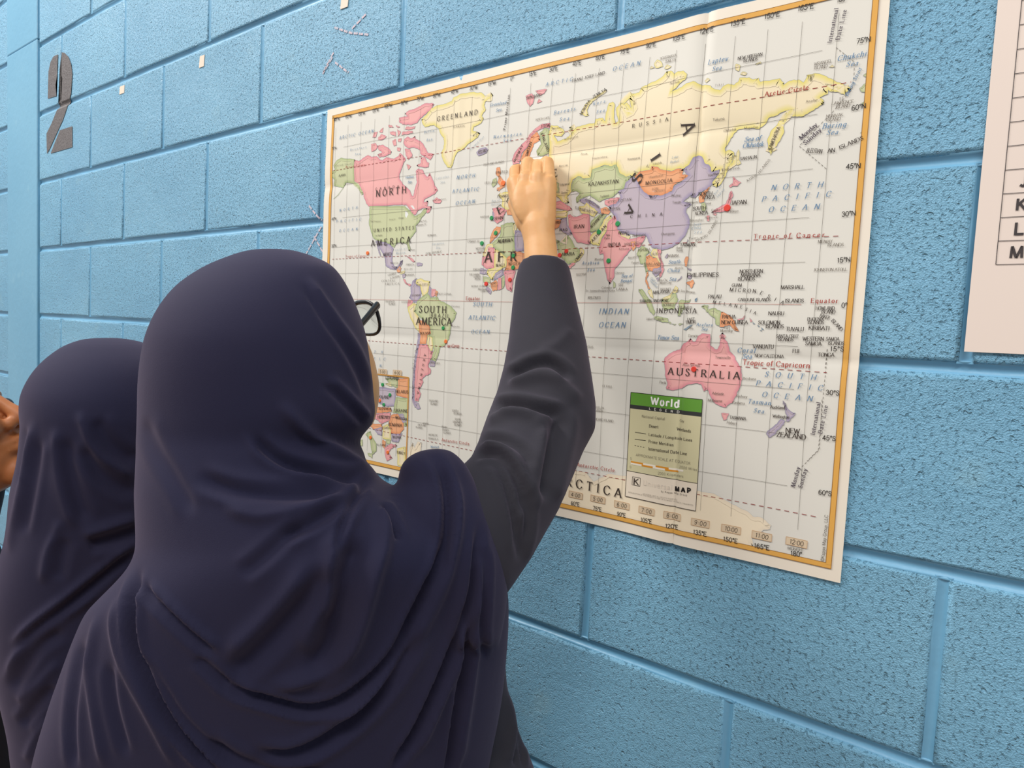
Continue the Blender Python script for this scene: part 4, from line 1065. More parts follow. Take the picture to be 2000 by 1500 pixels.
def relief(x, z):
    x = np.clip(np.asarray(x, float), PX0, PX1 - 1e-6); z = np.clip(np.asarray(z, float), PZ0, PZ1 - 1e-6)
    i = np.clip(np.searchsorted(GX, x, 'right') - 1, 0, len(GX) - 2); j = np.clip(np.searchsorted(GZ, z, 'right') - 1, 0, len(GZ) - 2)
    a = (x - GX[i]) / (GX[i + 1] - GX[i]); b = (z - GZ[j]) / (GZ[j + 1] - GZ[j])
    return GD[i, j] * (1 - a) * (1 - b) + GD[i + 1, j] * a * (1 - b) + GD[i, j + 1] * (1 - a) * b + GD[i + 1, j + 1] * a * b
def on_map(V, lift):
    V = np.array(V); d = relief(V[:, 0], V[:, 1]); return np.stack([V[:, 0], -d - lift, V[:, 1] + ZO], 1)
def vcol_material(name, rough=.5):
    mt = material(name, (255, 255, 255), rough, .35); k = NT(mt)
    a = k.n('ShaderNodeVertexColor', layer_name='ink')
    k.l(a.outputs['Color'], k.b.inputs['Base Color'])
    return mt
M_paper = material('poster_paper', (238, 224, 203), .38, .4)
k = NT(M_paper); k.l(k.mix(k.noise(22., 3), lin((237, 225, 207)), lin((241, 231, 215))), k.b.inputs['Base Color'])
M_ink = vcol_material('printed_ink', .38)
poster = empty('world_map_poster', (0, 0, ZO)); tag(poster, 'large printed world map poster with folds taped to the blue wall', 'map')
def local(V): return [(v[0], v[1], v[2] - ZO) for v in V]
# paper sheet, with the torn notch in its top edge
nx, nz = len(GX), len(GZ); V = []; Fc = []
for side in (0, .0004):
    for i in range(nx):
        for j in range(nz): V.append((GX[i], -GD[i, j] + side, GZ[j]))
for i in range(nx - 1):
    for j in range(nz - 1):
        if GX[i] < NOTCH < GX[i + 1] and j >= nz - 3 and False: continue
        a, b, c, d = i * nz + j, (i + 1) * nz + j, (i + 1) * nz + j + 1, i * nz + j + 1
        Fc += [(a, b, c, d), (a + nx * nz, d + nx * nz, c + nx * nz, b + nx * nz)]
bd = [i * nz for i in range(nx)] + [(nx - 1) * nz + j for j in range(1, nz)] + [i * nz + nz - 1 for i in range(nx - 2, -1, -1)] + [j for j in range(nz - 2, 0, -1)]
for a, b in zip(bd, bd[1:] + bd[:1]): Fc.append((a, a + nx * nz, b + nx * nz, b))
for i in range(nx):                                         # notch: pull the top edge down where it is torn
    if abs(GX[i] - NOTCH) < .0035:
        for s in (0, 1):
            q = s * nx * nz + i * nz + nz - 1; V[q] = (V[q][0], V[q][1] + (.001 if s else .0006), V[q][2] - .0065)
mesh_obj('paper_sheet', V, Fc, M_paper, poster, True).data.set_sharp_from_angle(angle=.7)
INK = dict(k=(112, 106, 98), n=(120, 116, 108), e=(176, 92, 78), r=(150, 48, 44), g=(150, 165, 120), black=(52, 46, 42))
LANDC = dict(y=((240, 225, 192), (230, 215, 120)), p=((238, 176, 172), (222, 142, 152)), g=((205, 208, 166), (168, 182, 128)), v=((196, 182, 192), (160, 148, 178)),
             o=((240, 176, 132), (228, 146, 98)), c=((246, 230, 202), (236, 220, 196)), w=((234, 234, 230), (226, 230, 232)), b=((140, 160, 176), (130, 152, 170)))
class Print:                                                # collects coloured flat shapes of one printed layer
    def __init__(s): s.V = []; s.F = []; s.C = []
    def add(s, V, Fc, c, dz=0.):                            # dz: order of overlapping inks
        b = len(s.V); s.V += [(v[0], v[1], dz) for v in V]; s.F += [tuple(b + i for i in f) for f in Fc]
        s.C += list(c) if isinstance(c, list) else [c] * len(V)
    def build(s, name, lift, cut=False):
        bm = bmesh.new(); L = bm.verts.layers.float_color.new('ink')
        vs_ = [bm.verts.new((v[0], -v[2], v[1])) for v in s.V]
        for v, c in zip(vs_, s.C): v[L] = (*c, 1)
        for f in s.F:
            try: bm.faces.new([vs_[i] for i in f])
            except ValueError: pass
        if cut:
            bmesh.ops.triangulate(bm, faces=[f for f in bm.faces if len(f.verts) > 4])
            for G, ax in ((GX, 0), (GZ, 2)):
                for q in G[1:-1]:
                    co = [0, 0, 0]; no = [0, 0, 0]; co[ax] = q; no[ax] = 1
                    fs = [f for f in bm.faces if min(v.co[ax] for v in f.verts) < q - 1e-6 and max(v.co[ax] for v in f.verts) > q + 1e-6]
                    if fs:
                        geom = list({e for f in fs for e in f.edges} | {v for f in fs for v in f.verts}) + fs
                        bmesh.ops.bisect_plane(bm, geom=geom, plane_co=co, plane_no=no, dist=1e-7)
        X = np.array([v.co for v in bm.verts]); W = on_map(X[:, [0, 2]], lift)
        for v, q in zip(bm.verts, W): v.co = (q[0], q[1] + v.co.y, q[2] - ZO)
        bm.normal_update()
        for f in bm.faces:
            if f.normal.y > 0: f.normal_flip()
            f.smooth = True
        me = bpy.data.meshes.new(name); bm.to_mesh(me); bm.free(); me.materials.append(M_ink)
        o = bpy.data.objects.new(name, me); col.objects.link(o); o.parent = poster; return o
def quad(P): return [tuple(p) for p in P], [tuple(range(len(P)))]
FX0, FX1, FZ0, FZ1 = -.4045, .4708, -.2815, .3262
sea = Print(); V, Fc = quad([(FX0, FZ0), (FX1, FZ0), (FX1, FZ1), (FX0, FZ1)]); sea.add(V, Fc, lin((226, 222, 212))); sea.build('printed_sea', .00022, True)
land = Print(); rim = Print()
def area2(P): return sum(P[i][0] * P[(i + 1) % len(P)][1] - P[(i + 1) % len(P)][0] * P[i][1] for i in range(len(P)))
def rough_outline(P, rs):                                   # small coastline wiggle between traced points
    out = []
    for i in range(len(P)):
        a, b = np.array(P[i]), np.array(P[(i + 1) % len(P)]); out.append(a); L = np.linalg.norm(b - a); n = int(min(4, L / .0028))
        for j in range(1, n + 1):
            d = (b - a) / L; out.append(a + (b - a) * j / (n + 1) + np.array([-d[1], d[0]]) * rs.uniform(-.0006, .0006))
    return out
def put_land(c, P, rs, insetw, dz):
    if area2(P) < 0: P = P[::-1]
    P = rough_outline(P, rs); n = len(P); fill, edge = (lin(q) for q in LANDC[c])
    cv, _, cf, _, _, _ = delaunay_2d_cdt([Vector(p) for p in P], [], [list(range(n))], 1, 1e-7); land.add([tuple(q) for q in cv], [tuple(f) for f in cf], fill, dz)
    if c == 'w': return
    size = math.sqrt(abs(area2(P)) / 2); wd = min(insetw, size * .22); inner = []
    for i in range(n):
        a, b, d = P[i - 1], P[i], P[(i + 1) % n]; t = (d - a); t = t / (np.linalg.norm(t) + 1e-9); inner.append(b + np.array([-t[1], t[0]]) * wd)
    V = P + inner; Fq = [(i, (i + 1) % n, n + (i + 1) % n, n + i) for i in range(n)]
    rim.add(V, Fq, [edge] * n + [fill] * n, dz)
    dark = lin((158, 160, 160)) if c not in 'c' else lin((190, 196, 200))
    o = [P[i] - np.array([-(P[(i + 1) % n] - P[i - 1])[1], (P[(i + 1) % n] - P[i - 1])[0]]) / (np.linalg.norm(P[(i + 1) % n] - P[i - 1]) + 1e-9) * .00035 for i in range(n)]
    rim.add(P + o, [(n + i, n + (i + 1) % n, (i + 1) % n, i) for i in range(n)], [dark] * (2 * n), dz + 4e-7)
rs = np.random.RandomState(5)
for li, l in enumerate(LAND.strip().split('\n')):
    P = [tuple(float(q) / 1e4 for q in t.split(',')) for t in l[1:].split()]
    put_land(l[0], P, rs, .0075 if l[0] == 'y' else .005, li * 1e-6)
land.build('printed_countries', .00040, True); rim.build('printed_borders', .00066, True)
ln = Print()
BROWN = lin((150, 104, 46))
for off, wd, c in ((0, .0052, lin((226, 170, 84))), (.0028, .0006, BROWN), (-.0028, .0006, BROWN)):
    a, b, c0, d = FX0 - off, FX1 + off, FZ0 - off, FZ1 + off
    for P in (((a, c0), (b, c0)), ((b, c0), (b, d)), ((b, d), (a, d)), ((a, d), (a, c0))):
        P = [np.array(q) for q in P]; L = np.linalg.norm(P[1] - P[0]); u = (P[1] - P[0]) / L
        V, Fc = line_geo([P[0] - u * wd / 2, P[1] + u * wd / 2], wd); ln.add(V, Fc, c, 6e-5 if off else 3e-5)
for l in LINES.strip().split('\n'):
    c, wd, dash, pp = l.split('|'); P = [tuple(float(q) / 1e4 for q in t.split(',')) for t in pp.split()]
    dsh = float(dash) / 1e4 if c == 'r' else float(dash) / 10 * .00052
    V, Fc = line_geo(P, max(3.2, float(wd)) / 1e4, dsh); ln.add(V, Fc, lin(INK[c]))
ln.build('printed_lines', .00092, True)
# legend panel, inset frame, clock panels
pan = Print(); D4 = 1e4
q4 = [np.array(p) / D4 for p in LEG['box']]
lx0, lx1 = (q4[0][0] + q4[3][0]) / 2, (q4[1][0] + q4[2][0]) / 2; lz1, lz0 = (q4[0][1] + q4[1][1]) / 2, (q4[2][1] + q4[3][1]) / 2
mz = lambda k: sum(p[1] for p in LEG[k]) / len(LEG[k]) / D4
for z0, z1, c in ((mz('g'), lz1, (104, 158, 62)), (mz('b'), mz('g'), (62, 62, 60)), (mz('w'), mz('b'), (216, 208, 168)), (lz0, mz('w'), (240, 226, 206))):
    V, Fc = quad([(lx0, z0), (lx1, z0), (lx1, z1), (lx0, z1)]); pan.add(V, Fc, lin(c))
for P in ([(lx0, lz0), (lx1, lz0), (lx1, lz1), (lx0, lz1), (lx0, lz0)], [(lx0, mz('w')), (lx1, mz('w'))], [np.array(p) / D4 for p in LEG['l1']], [np.array(p) / D4 for p in LEG['l2']]):
    V, Fc = line_geo(P, .0007); pan.add(V, Fc, lin(INK['black']), 1.5e-4)
V, Fc = line_geo([np.array(p) / D4 for p in LEG['l3']], .0006, .0022, .0018); pan.add(V, Fc, lin(INK['black']), 1.5e-4)
kx = [p[0] / D4 for p in LEG['k']]; kz = [p[1] / D4 for p in LEG['k']]
V, Fc = line_geo([(min(kx), min(kz)), (max(kx), min(kz)), (max(kx), max(kz)), (min(kx), max(kz)), (min(kx), min(kz))], .0006); pan.add(V, Fc, lin(INK['black']), 1.5e-4)
sb = [np.array(p) / D4 for p in LEG['s']]; sz = sum(p[1] for p in sb) / 5
for r in (0, 1):
    xs = [p[0] for p in sb] if r == 0 else [sb[0][0], sb[0][0] + .016, sb[0][0] + .032, sb[0][0] + .049, sb[0][0] + .066]
    for i in range(4):
        V, Fc = quad([(xs[i], sz - .0022 * (r + 1)), (xs[i + 1], sz - .0022 * (r + 1)), (xs[i + 1], sz - .0022 * r), (xs[i], sz - .0022 * r)]); pan.add(V, Fc, lin((224, 150, 50) if (i + r) % 2 == 0 else (246, 238, 222)), 1.5e-4)
pan.build('legend_panel', .00110, True); pan = Print()
(ix, iz), (ix2, iz2) = [(p[0] / D4, p[1] / D4) for p in INSET]; ix = (ix + ix2) / 2
for P in ([(ix, FZ0), (ix, iz), (FX0, iz)],):
    V, Fc = line_geo(P, .0024); pan.add(V, Fc, lin((206, 150, 74)))
pan.build('inset_frame', .00110, True)
for s, x, z, wd, h in CLOCKS:
    pan = Print()
    x, z, wd, h = (q / D4 for q in (x, z, wd, h)); h = max(h, .0085)
    V, Fc = quad([(x - wd / 2, z - h / 2), (x + wd / 2, z - h / 2), (x + wd / 2, z + h / 2), (x - wd / 2, z + h / 2)]); pan.add(V, Fc, lin((222, 200, 170)))
    V, Fc = line_geo([(x - wd / 2, z - h / 2), (x + wd / 2, z - h / 2), (x + wd / 2, z + h / 2), (x - wd / 2, z + h / 2), (x - wd / 2, z - h / 2)], .0004); pan.add(V, Fc, lin((206, 160, 112)), 1.5e-4)
    pan.build('time_panel', .00110, True)
lt = Print()
STY = dict(H=(False, .135, 0, (58, 52, 46)), S=(True, .15, 0, (66, 56, 50)), B=(True, .15, .22, (112, 142, 172)), R=(True, .15, 0, (168, 66, 56)), D=(True, .16, 0, (84, 74, 84)),
           W=(False, .2, 0, (250, 248, 240)), N=(False, .1, 0, (70, 62, 54)), K=(False, .3, 0, (40, 36, 34)), L=(False, .09, 0, (222, 212, 198)))
for l in TEXT.strip().split('\n'):
    s, h, txt, pp = l.split('|'); x0, z0, x1, z1 = (float(q) / D4 for q in pp.split(',')); serif, wt, sl, c = STY[s]; h = float(h) / D4
    if h < .0035: wt *= .8; c = tuple(int(.72 * a + .28 * b) for a, b in zip(c, (225, 215, 195)))
    V, Fc = text_geo(txt, x0, z0, x1, z1, h, serif, wt, sl); lt.add(V, Fc, lin(c))
for s, x, z, wd, h in CLOCKS:
    x, z, wd, h = (q / D4 for q in (x, z, wd, h)); h = max(h, .0085)
    V, Fc = text_geo(s, x - wd * .33, z - h * .30, x + wd * .33, z - h * .30, h * .6, False, .1, .08); lt.add(V, Fc, lin((92, 80, 66)))
lt.build('printed_lettering', .00150)
# round stickers pupils have put on the map
SC = dict(red=material('red_sticker', (226, 62, 48), .45), green=material('green_sticker', (44, 150, 84), .45), orange=material('orange_sticker', (240, 120, 56), .45))
SPOT = ["red dot sticker on Japan", "red dot sticker on Australia above the large lettering", "red dot sticker on Arabia beside the sleeve cuff", "red dot sticker half hidden behind the sleeve cuff", "red dot sticker on Nigeria just left of the sleeve", "red dot sticker on the west African coast near Liberia",
        "green dot sticker on the border of India and China", "green dot sticker on Pakistan", "green dot sticker on southern India", "green dot sticker on Portugal", "green dot sticker on Morocco", "green dot sticker on the Canary Islands", "green dot sticker on the letter R of Africa", "green dot sticker below the word Niger", "green dot sticker on Brazil under the lettering", "green dot sticker at the top of the small Europe inset", "green dot sticker on Poland in the Europe inset", "green dot sticker below Poland in the Europe inset",
        "orange dot sticker in the ocean at the Tropic of Cancer", "orange dot sticker on the coast of southern Brazil", "orange dot sticker on England beside the hand", "orange dot sticker left of Slovakia in the Europe inset", "orange dot sticker on Italy in the Europe inset", "orange dot sticker on Greece in the Europe inset"]
for (c, x, z, r), lab in zip(DOTS, SPOT):
    x, z, r = x / D4, z / D4, max(r / D4, .0019); n = 20
    y = -float(relief(x, z)) - .0018; V = [(r * s * math.cos(2 * math.pi * i / n), yy, r * s * math.sin(2 * math.pi * i / n)) for yy, s in ((.0016, 1), (0, 1), (-.0002, .9)) for i in range(n)]
    Fc = [(k * n + i, k * n + (i + 1) % n, (k + 1) * n + (i + 1) % n, (k + 1) * n + i) for k in range(2) for i in range(n)] + [tuple(range(2 * n, 3 * n))]
    o = mesh_obj('dot_sticker', V, Fc, SC[c]); o.location = (x, y, z + ZO); tag(o, lab, 'sticker', 'dot stickers on the world map')

# ------------------------------------------------------------------ marks and papers on the wall
def wall_y(x, z):                                           # face of the wall at a point, dipping into the joints
    f = (z / BH) % 1.0; d = min(f, 1 - f) * BH
    y = .0052 if d < .0030 else .0030 if d < .0062 else (.0006 if d < .0085 else 0.)
    g = ((x - (.170 if int(z // BH) % 2 == 1 else .3732)) / BW) % 1.0; d = min(g, 1 - g) * BW
    return max(y, .0032 if d < .0032 else .0006 if d < .006 else 0.)
def on_wall(name, polys, mt, lift, parent=None, th=0.):
    bm = bmesh.new()
    for P in polys:
        bm.faces.new([bm.verts.new((p[0], 0, p[1])) for p in P])
    bmesh.ops.triangulate(bm, faces=bm.faces[:])
    zs = [v.co.z for v in bm.verts]
    for j in range(1, COURSES):
        for o_ in (-.010, -.008, -.0055, -.002, .002, .0055, .008, .010):
            q = j * BH + o_
            if min(zs) < q < max(zs): bmesh.ops.bisect_plane(bm, geom=bm.verts[:] + bm.edges[:] + bm.faces[:], plane_co=(0, 0, q), plane_no=(0, 0, 1))
    xs = [v.co.x for v in bm.verts]
    for s_ in (.170, .3732):
        for j in range(-12, 6):
            for o_ in (-.007, -.0055, -.0025, .0025, .0055, .007):
                q = s_ + j * BW + o_
                if min(xs) < q < max(xs): bmesh.ops.bisect_plane(bm, geom=bm.verts[:] + bm.edges[:] + bm.faces[:], plane_co=(q, 0, 0), plane_no=(1, 0, 0))
    for v in bm.verts: v.co.y = wall_y(v.co.x, v.co.z) - lift
    bm.normal_update()
    for f in bm.faces:
        if f.normal.y > 0: f.normal_flip()
    me = bpy.data.meshes.new(name); bm.to_mesh(me); bm.free(); me.materials.append(mt)
    o = bpy.data.objects.new(name, me); col.objects.link(o)
    if parent: o.parent = parent
    return o
def wpx(x, y):                                              # a point of the wall plane
    v = FW + (x - 1000) / F_PX * RT + (y - 750) / F_PX * DN; p = CAM - v * (CAM[1] / v[1]); return (p[0], p[2])
M_sten = material('stencil_paint', (98, 92, 92), .55, .4)
k = NT(M_sten); k.l(k.mix(k.mr(k.noise(160., 3), .3, .75), lin((90, 84, 84)), lin((116, 112, 112))), k.b.inputs['Base Color']); k.bump(k.noise(210., 4, .6), .5, .004)
num = empty('stencil_number'); tag(num, 'dark grey stencilled number 2 painted on the blue blocks', 'number')
for P in ([(350, 325), (322, 338), (304, 372), (292, 430), (288, 590), (340, 575), (335, 510), (345, 440), (345, 400)],
          [(364, 313), (388, 316), (412, 340), (427, 380), (435, 440), (427, 560), (405, 640), (378, 720), (345, 790), (300, 890), (283, 920), (280, 800), (310, 740), (350, 640), (372, 560), (375, 470), (366, 430)],
          [(305, 918), (360, 780), (435, 755), (435, 880)]):
    on_wall('painted_stroke', [[wpx(x * .32663, y * .32663) for x, y in P]], M_sten, .0012, num)
M_tape = material('masking_tape', (226, 208, 190), .6)
for (x, y, w_, h_), lab in zip(((395, 120, 9, 22), (239, 175.5, 9, 15), (674, 2, 14, 27)), ('upright scrap of cream masking tape on the block right of the number', 'small scrap of cream masking tape nearest the stencilled number', 'cream masking tape scrap at the top edge of the photo')):
    a = wpx(x - w_ / 2, y); b = wpx(x + w_ / 2, y); c = wpx(x, y - h_ / 2); d = wpx(x, y + h_ / 2)
    V, Fc = box(a[0] - (a[0] + b[0]) / 2, b[0] - (a[0] + b[0]) / 2, -.0006, .0004, d[1] - (c[1] + d[1]) / 2, c[1] - (c[1] + d[1]) / 2)
    V = [(v[0] + .12 * v[2], v[1], v[2]) for v in V]
    o = mesh_obj('tape_scrap', V, Fc, M_tape); o.location = ((a[0] + b[0]) / 2, -.0006, (c[1] + d[1]) / 2); tag(o, lab, 'tape', 'tape scraps left on the wall')
M_chalk = material('pink_chalk', (206, 178, 186), .9, .1)
k = NT(M_chalk); k.l(k.mix(k.mr(k.noise(300., 2), .4, .6), lin((176, 186, 200)), lin((226, 200, 206))), k.b.inputs['Base Color'])
def chalk(lab, strokes):
    e = empty('chalk_scribble'); tag(e, lab, 'chalk mark')
    for s in strokes:
        V, Fc = line_geo([wpx(*p) for p in s], .0036, .011, .0035)
        on_wall('chalk_stroke', [[V[i] for i in f] for f in Fc], M_chalk, .0007, e)
chalk('faint pink chalk cross scribbled above the map corner', [[(654, 54), (684, 64), (720, 68)], [(715, 28), (688, 56)], [(652, 103), (640, 125), (630, 144)], [(655, 122), (681, 142)]])
chalk('faint pink chalk strokes on blocks beside the map edge', [[(628, 443), (610, 475), (594, 504)], [(614, 462), (634, 497)], [(604, 402), (627, 431)], [(650, 112), (631, 144)]])
# the list pinned at the right
sh = empty('printed_list_sheet', (.7235, 0, ZO + .167)); tag(sh, 'white paper sheet with a ruled letter list taped right of the map', 'paper')
M_white = material('copier_paper', (232, 216, 205), .6, .35); M_pr = material('toner', (62, 54, 54), .5)
n = 14; V = []; Fc = []
for s in (0, .0003):
    for i in range(n):
        for j in range(n):
            x = -.1485 + .297 * i / (n - 1); z = -.21 + .42 * j / (n - 1)
            V.append((x, -.0022 - .0004 * math.sin(z * 9 + .6) ** 2 + s, z))
for i in range(n - 1):
    for j in range(n - 1):
        a, b, c, d = i * n + j, (i + 1) * n + j, (i + 1) * n + j + 1, i * n + j + 1; Fc += [(a, b, c, d), (a + n * n, d + n * n, c + n * n, b + n * n)]
bd = [i * n for i in range(n)] + [(n - 1) * n + j for j in range(1, n)] + [i * n + n - 1 for i in range(n - 2, -1, -1)] + list(range(n - 2, 0, -1))
for a, b in zip(bd, bd[1:] + bd[:1]): Fc.append((a, a + n * n, b + n * n, b))
mesh_obj('paper_sheet', V, Fc, M_white, sh, True).data.set_sharp_from_angle(angle=.7)
def on_sheet(name, V, Fc):
    W = [(v[0], -.0022 - .0004 * math.sin(v[1] * 9 + .6) ** 2 - .0006, v[1]) for v in V]
    o = mesh_obj(name, W, Fc, M_pr, sh)
ROW0, ROWH = .0403 - .167, .0219
gx = .5935 - .7235; V, Fc = [], []
def addl(P, wd):
    a, b = line_geo(P, wd); k0 = len(V); V.extend(a); Fc.extend([tuple(i + k0 for i in f) for f in b])
for r in range(15): addl([(gx + .255 * t, ROW0 + r * ROWH) for t in (0, .25, .5, .75, 1)], .0006)
for x in (gx, gx + .05, gx + .255): addl([(x, ROW0 + ROWH * 14 * t / 14) for t in range(15)], .0006)
on_sheet('ruled_table', V, Fc)
for r, ch in enumerate('MLKJ'):
    gw = GL[ch][0] * .0108; a, b = text_geo(ch, gx + .0150 - gw / 2, ROW0 + r * ROWH + .0058, gx + .0150 + gw / 2, ROW0 + r * ROWH + .0058, .0108, False, .2, 0, False)
    on_sheet('printed_letter', a, b)

# ------------------------------------------------------------------ people
def cloth(name, rgb, rgb2, sheen, bump=.25):
    mt = material(name, rgb, .85, .2, sheen); k = NT(mt)
    k.l(k.mix(k.mr(k.noise(7., 3), .3, .7), lin(rgb), lin(rgb2)), k.b.inputs['Base Color'])
    k.b.inputs['Sheen Tint'].default_value = (*lin((200, 180, 205)), 1)
    wv = k.n('ShaderNodeTexNoise', Scale=1400., Detail=2.); k.l(k.pos(), wv.inputs['Vector']); k.bump(wv.outputs['Fac'], bump, .0006)
    return mt
M_hijab = cloth('navy_jersey', (33, 33, 57), (39, 37, 59), .17)
M_abaya = cloth('charcoal_cloth', (47, 46, 53), (53, 51, 57), .2)
M_black = cloth('black_cloth', (26, 24, 27), (32, 29, 31), .15)
def skin(name, a, b, rough=.5):
    mt = material(name, a, rough, .4); k = NT(mt)
    k.l(k.mix(k.mr(k.noise(38., 3), .3, .7), lin(a), lin(b)), k.b.inputs['Base Color']); k.bump(k.noise(900., 2), .12, .0008)
    k.b.inputs['Subsurface Weight'].default_value = .12; k.b.inputs['Subsurface Radius'].default_value = (.012, .005, .003); k.b.inputs['Subsurface Scale'].default_value = .35
    return mt
M_skin = skin('light_skin', (214, 158, 102), (222, 170, 116)); M_skin2 = skin('brown_skin', (186, 118, 72), (176, 106, 62))
def U(v): v = np.asarray(v, float); return v / (np.linalg.norm(v) + 1e-12)
def section(l, r, d, hb, cap=1.15):
    """ellipse of half depth hb, centred at distance d, whose outline spans the two picture points"""
    ul, ur = U(pt(l[0], l[1], 1.) - CAM), U(pt(r[0], r[1], 1.) - CAM); vd = U(ul + ur); D = d / (vd @ FW); ta = np.linalg.norm(ur - ul) / np.linalg.norm(ur + ul)
    hb = min(hb, D * ta * cap); a = ta * math.sqrt(D * D - hb * hb); return CAM + vd * D, U(ur - ul) * a, vd, hb
class Solid:
    def __init__(s): s.V = []; s.F = []
    def loft(s, rings):
        b = len(s.V); n = len(rings[0])
        for r in rings: s.V += [tuple(p) for p in r]
        for k in range(len(rings) - 1):
            for i in range(n): s.F.append((b + k * n + i, b + k * n + (i + 1) % n, b + (k + 1) * n + (i + 1) % n, b + (k + 1) * n + i))
        for k, fl in ((0, True), (len(rings) - 1, False)):
            c = len(s.V); s.V.append(tuple(np.mean(rings[k], 0)))
            for i in range(n):
                f = (b + k * n + i, b + k * n + (i + 1) % n, c); s.F.append(f[::-1] if fl else f)
    def tube(s, P, Rr, n=14, flat=1., up=None):
        """round-ended tapered tube through P"""
        P = [np.asarray(p, float) for p in P]; rings = []; m = len(P)
        ref = np.array([0, 0, 1.]) if up is None else U(up)
        def frame(d):
            a = np.cross(d, ref)
            if np.linalg.norm(a) < .05: a = np.cross(d, [1, 0, 0])
            a = U(a); return a, U(np.cross(a, d))
        def ring(c, r, d): a, b_ = frame(d); return [c + r * (a * math.cos(2 * math.pi * i / n) + b_ * flat * math.sin(2 * math.pi * i / n)) for i in range(n)]
        d0 = U(P[1] - P[0]); d1 = U(P[-1] - P[-2])
        for t in (80, 55, 28): rings.append(ring(P[0] - d0 * Rr[0] * math.sin(math.radians(t)), Rr[0] * math.cos(math.radians(t)), d0))
        for i in range(m):
            d = U(P[min(i + 1, m - 1)] - P[max(i - 1, 0)]); rings.append(ring(P[i], Rr[i], d))
        for t in (28, 55, 80): rings.append(ring(P[-1] + d1 * Rr[-1] * math.sin(math.radians(t)), Rr[-1] * math.cos(math.radians(t)), d1))
        s.loft(rings)
    def ball(s, c, A, n=20, m=12):
        """ellipsoid; rows of A are its half axes"""
        c = np.asarray(c, float); A = np.asarray(A, float)
        if A.ndim == 0: A = np.eye(3) * A
        rings = []
        for j in range(1, m):
            t = math.pi * j / m; rings.append([c + A[2] * math.cos(t) + math.sin(t) * (A[0] * math.cos(2 * math.pi * i / n) + A[1] * math.sin(2 * math.pi * i / n)) for i in range(n)])
        s.loft(rings)
    def rows(s, table, depth, half, n=48, dk=1.0, power=2.0):
        """loft through picture rows (y, left, right): real rings at their own distance and depth"""
        rings = []
        for q in table:
            y, l, r = q[:3]; d = q[3] if len(q) > 3 and q[3] else (depth(y) if callable(depth) else depth); hb = q[4] if len(q) > 4 else (half(y) if callable(half) else half)
            c, ha, view, hb = section((l, y), (r, y), d, hb); ring = []
            for i in range(n):
                t = 2 * math.pi * i / n; cs, sn = math.cos(t), math.sin(t); e = 2 / power
                ring.append(c + ha * math.copysign(abs(cs) ** e, cs) + view * hb * math.copysign(abs(sn) ** e, sn))
            rings.append(ring)
        A_ = np.array(rings); s.loft(_smooth(list(A_), 4))
    def remesh(s, name, mt, voxel, smooth=4, parent=None, keep=None):
        me = bpy.data.meshes.new(name); me.from_pydata(s.V, [], s.F); me.update()
        bm = bmesh.new(); bm.from_mesh(me); bmesh.ops.recalc_face_normals(bm, faces=bm.faces[:]); bm.to_mesh(me); bm.free()
        o = bpy.data.objects.new(name, me); col.objects.link(o)
        r = o.modifiers.new('r', 'REMESH'); r.mode = 'VOXEL'; r.voxel_size = voxel
        sm = o.modifiers.new('s', 'SMOOTH'); sm.factor = .5; sm.iterations = smooth
        dg = bpy.context.evaluated_depsgraph_get(); dg.update()
        nm = bpy.data.meshes.new_from_object(o.evaluated_get(dg)); o.modifiers.clear(); o.data = nm; bpy.data.meshes.remove(me); nm.name = name
        nm.materials.clear(); nm.materials.append(mt); nm.polygons.foreach_set('use_smooth', [True] * len(nm.polygons))
        if parent: o.parent = parent
        return o
def verts(o):
    a = np.zeros(len(o.data.vertices) * 3, np.float32); o.data.vertices.foreach_get('co', a); return a.reshape(-1, 3).astype(float)
def normals(o):
    a = np.zeros(len(o.data.vertices) * 3, np.float32); o.data.vertices.foreach_get('normal', a); return a.reshape(-1, 3).astype(float)
def set_verts(o, V): o.data.vertices.foreach_set('co', V.astype(np.float32).ravel()); o.data.update()
def curve_px(P, n=14):
    Q = _smooth(P, 5); return np.array(Q)
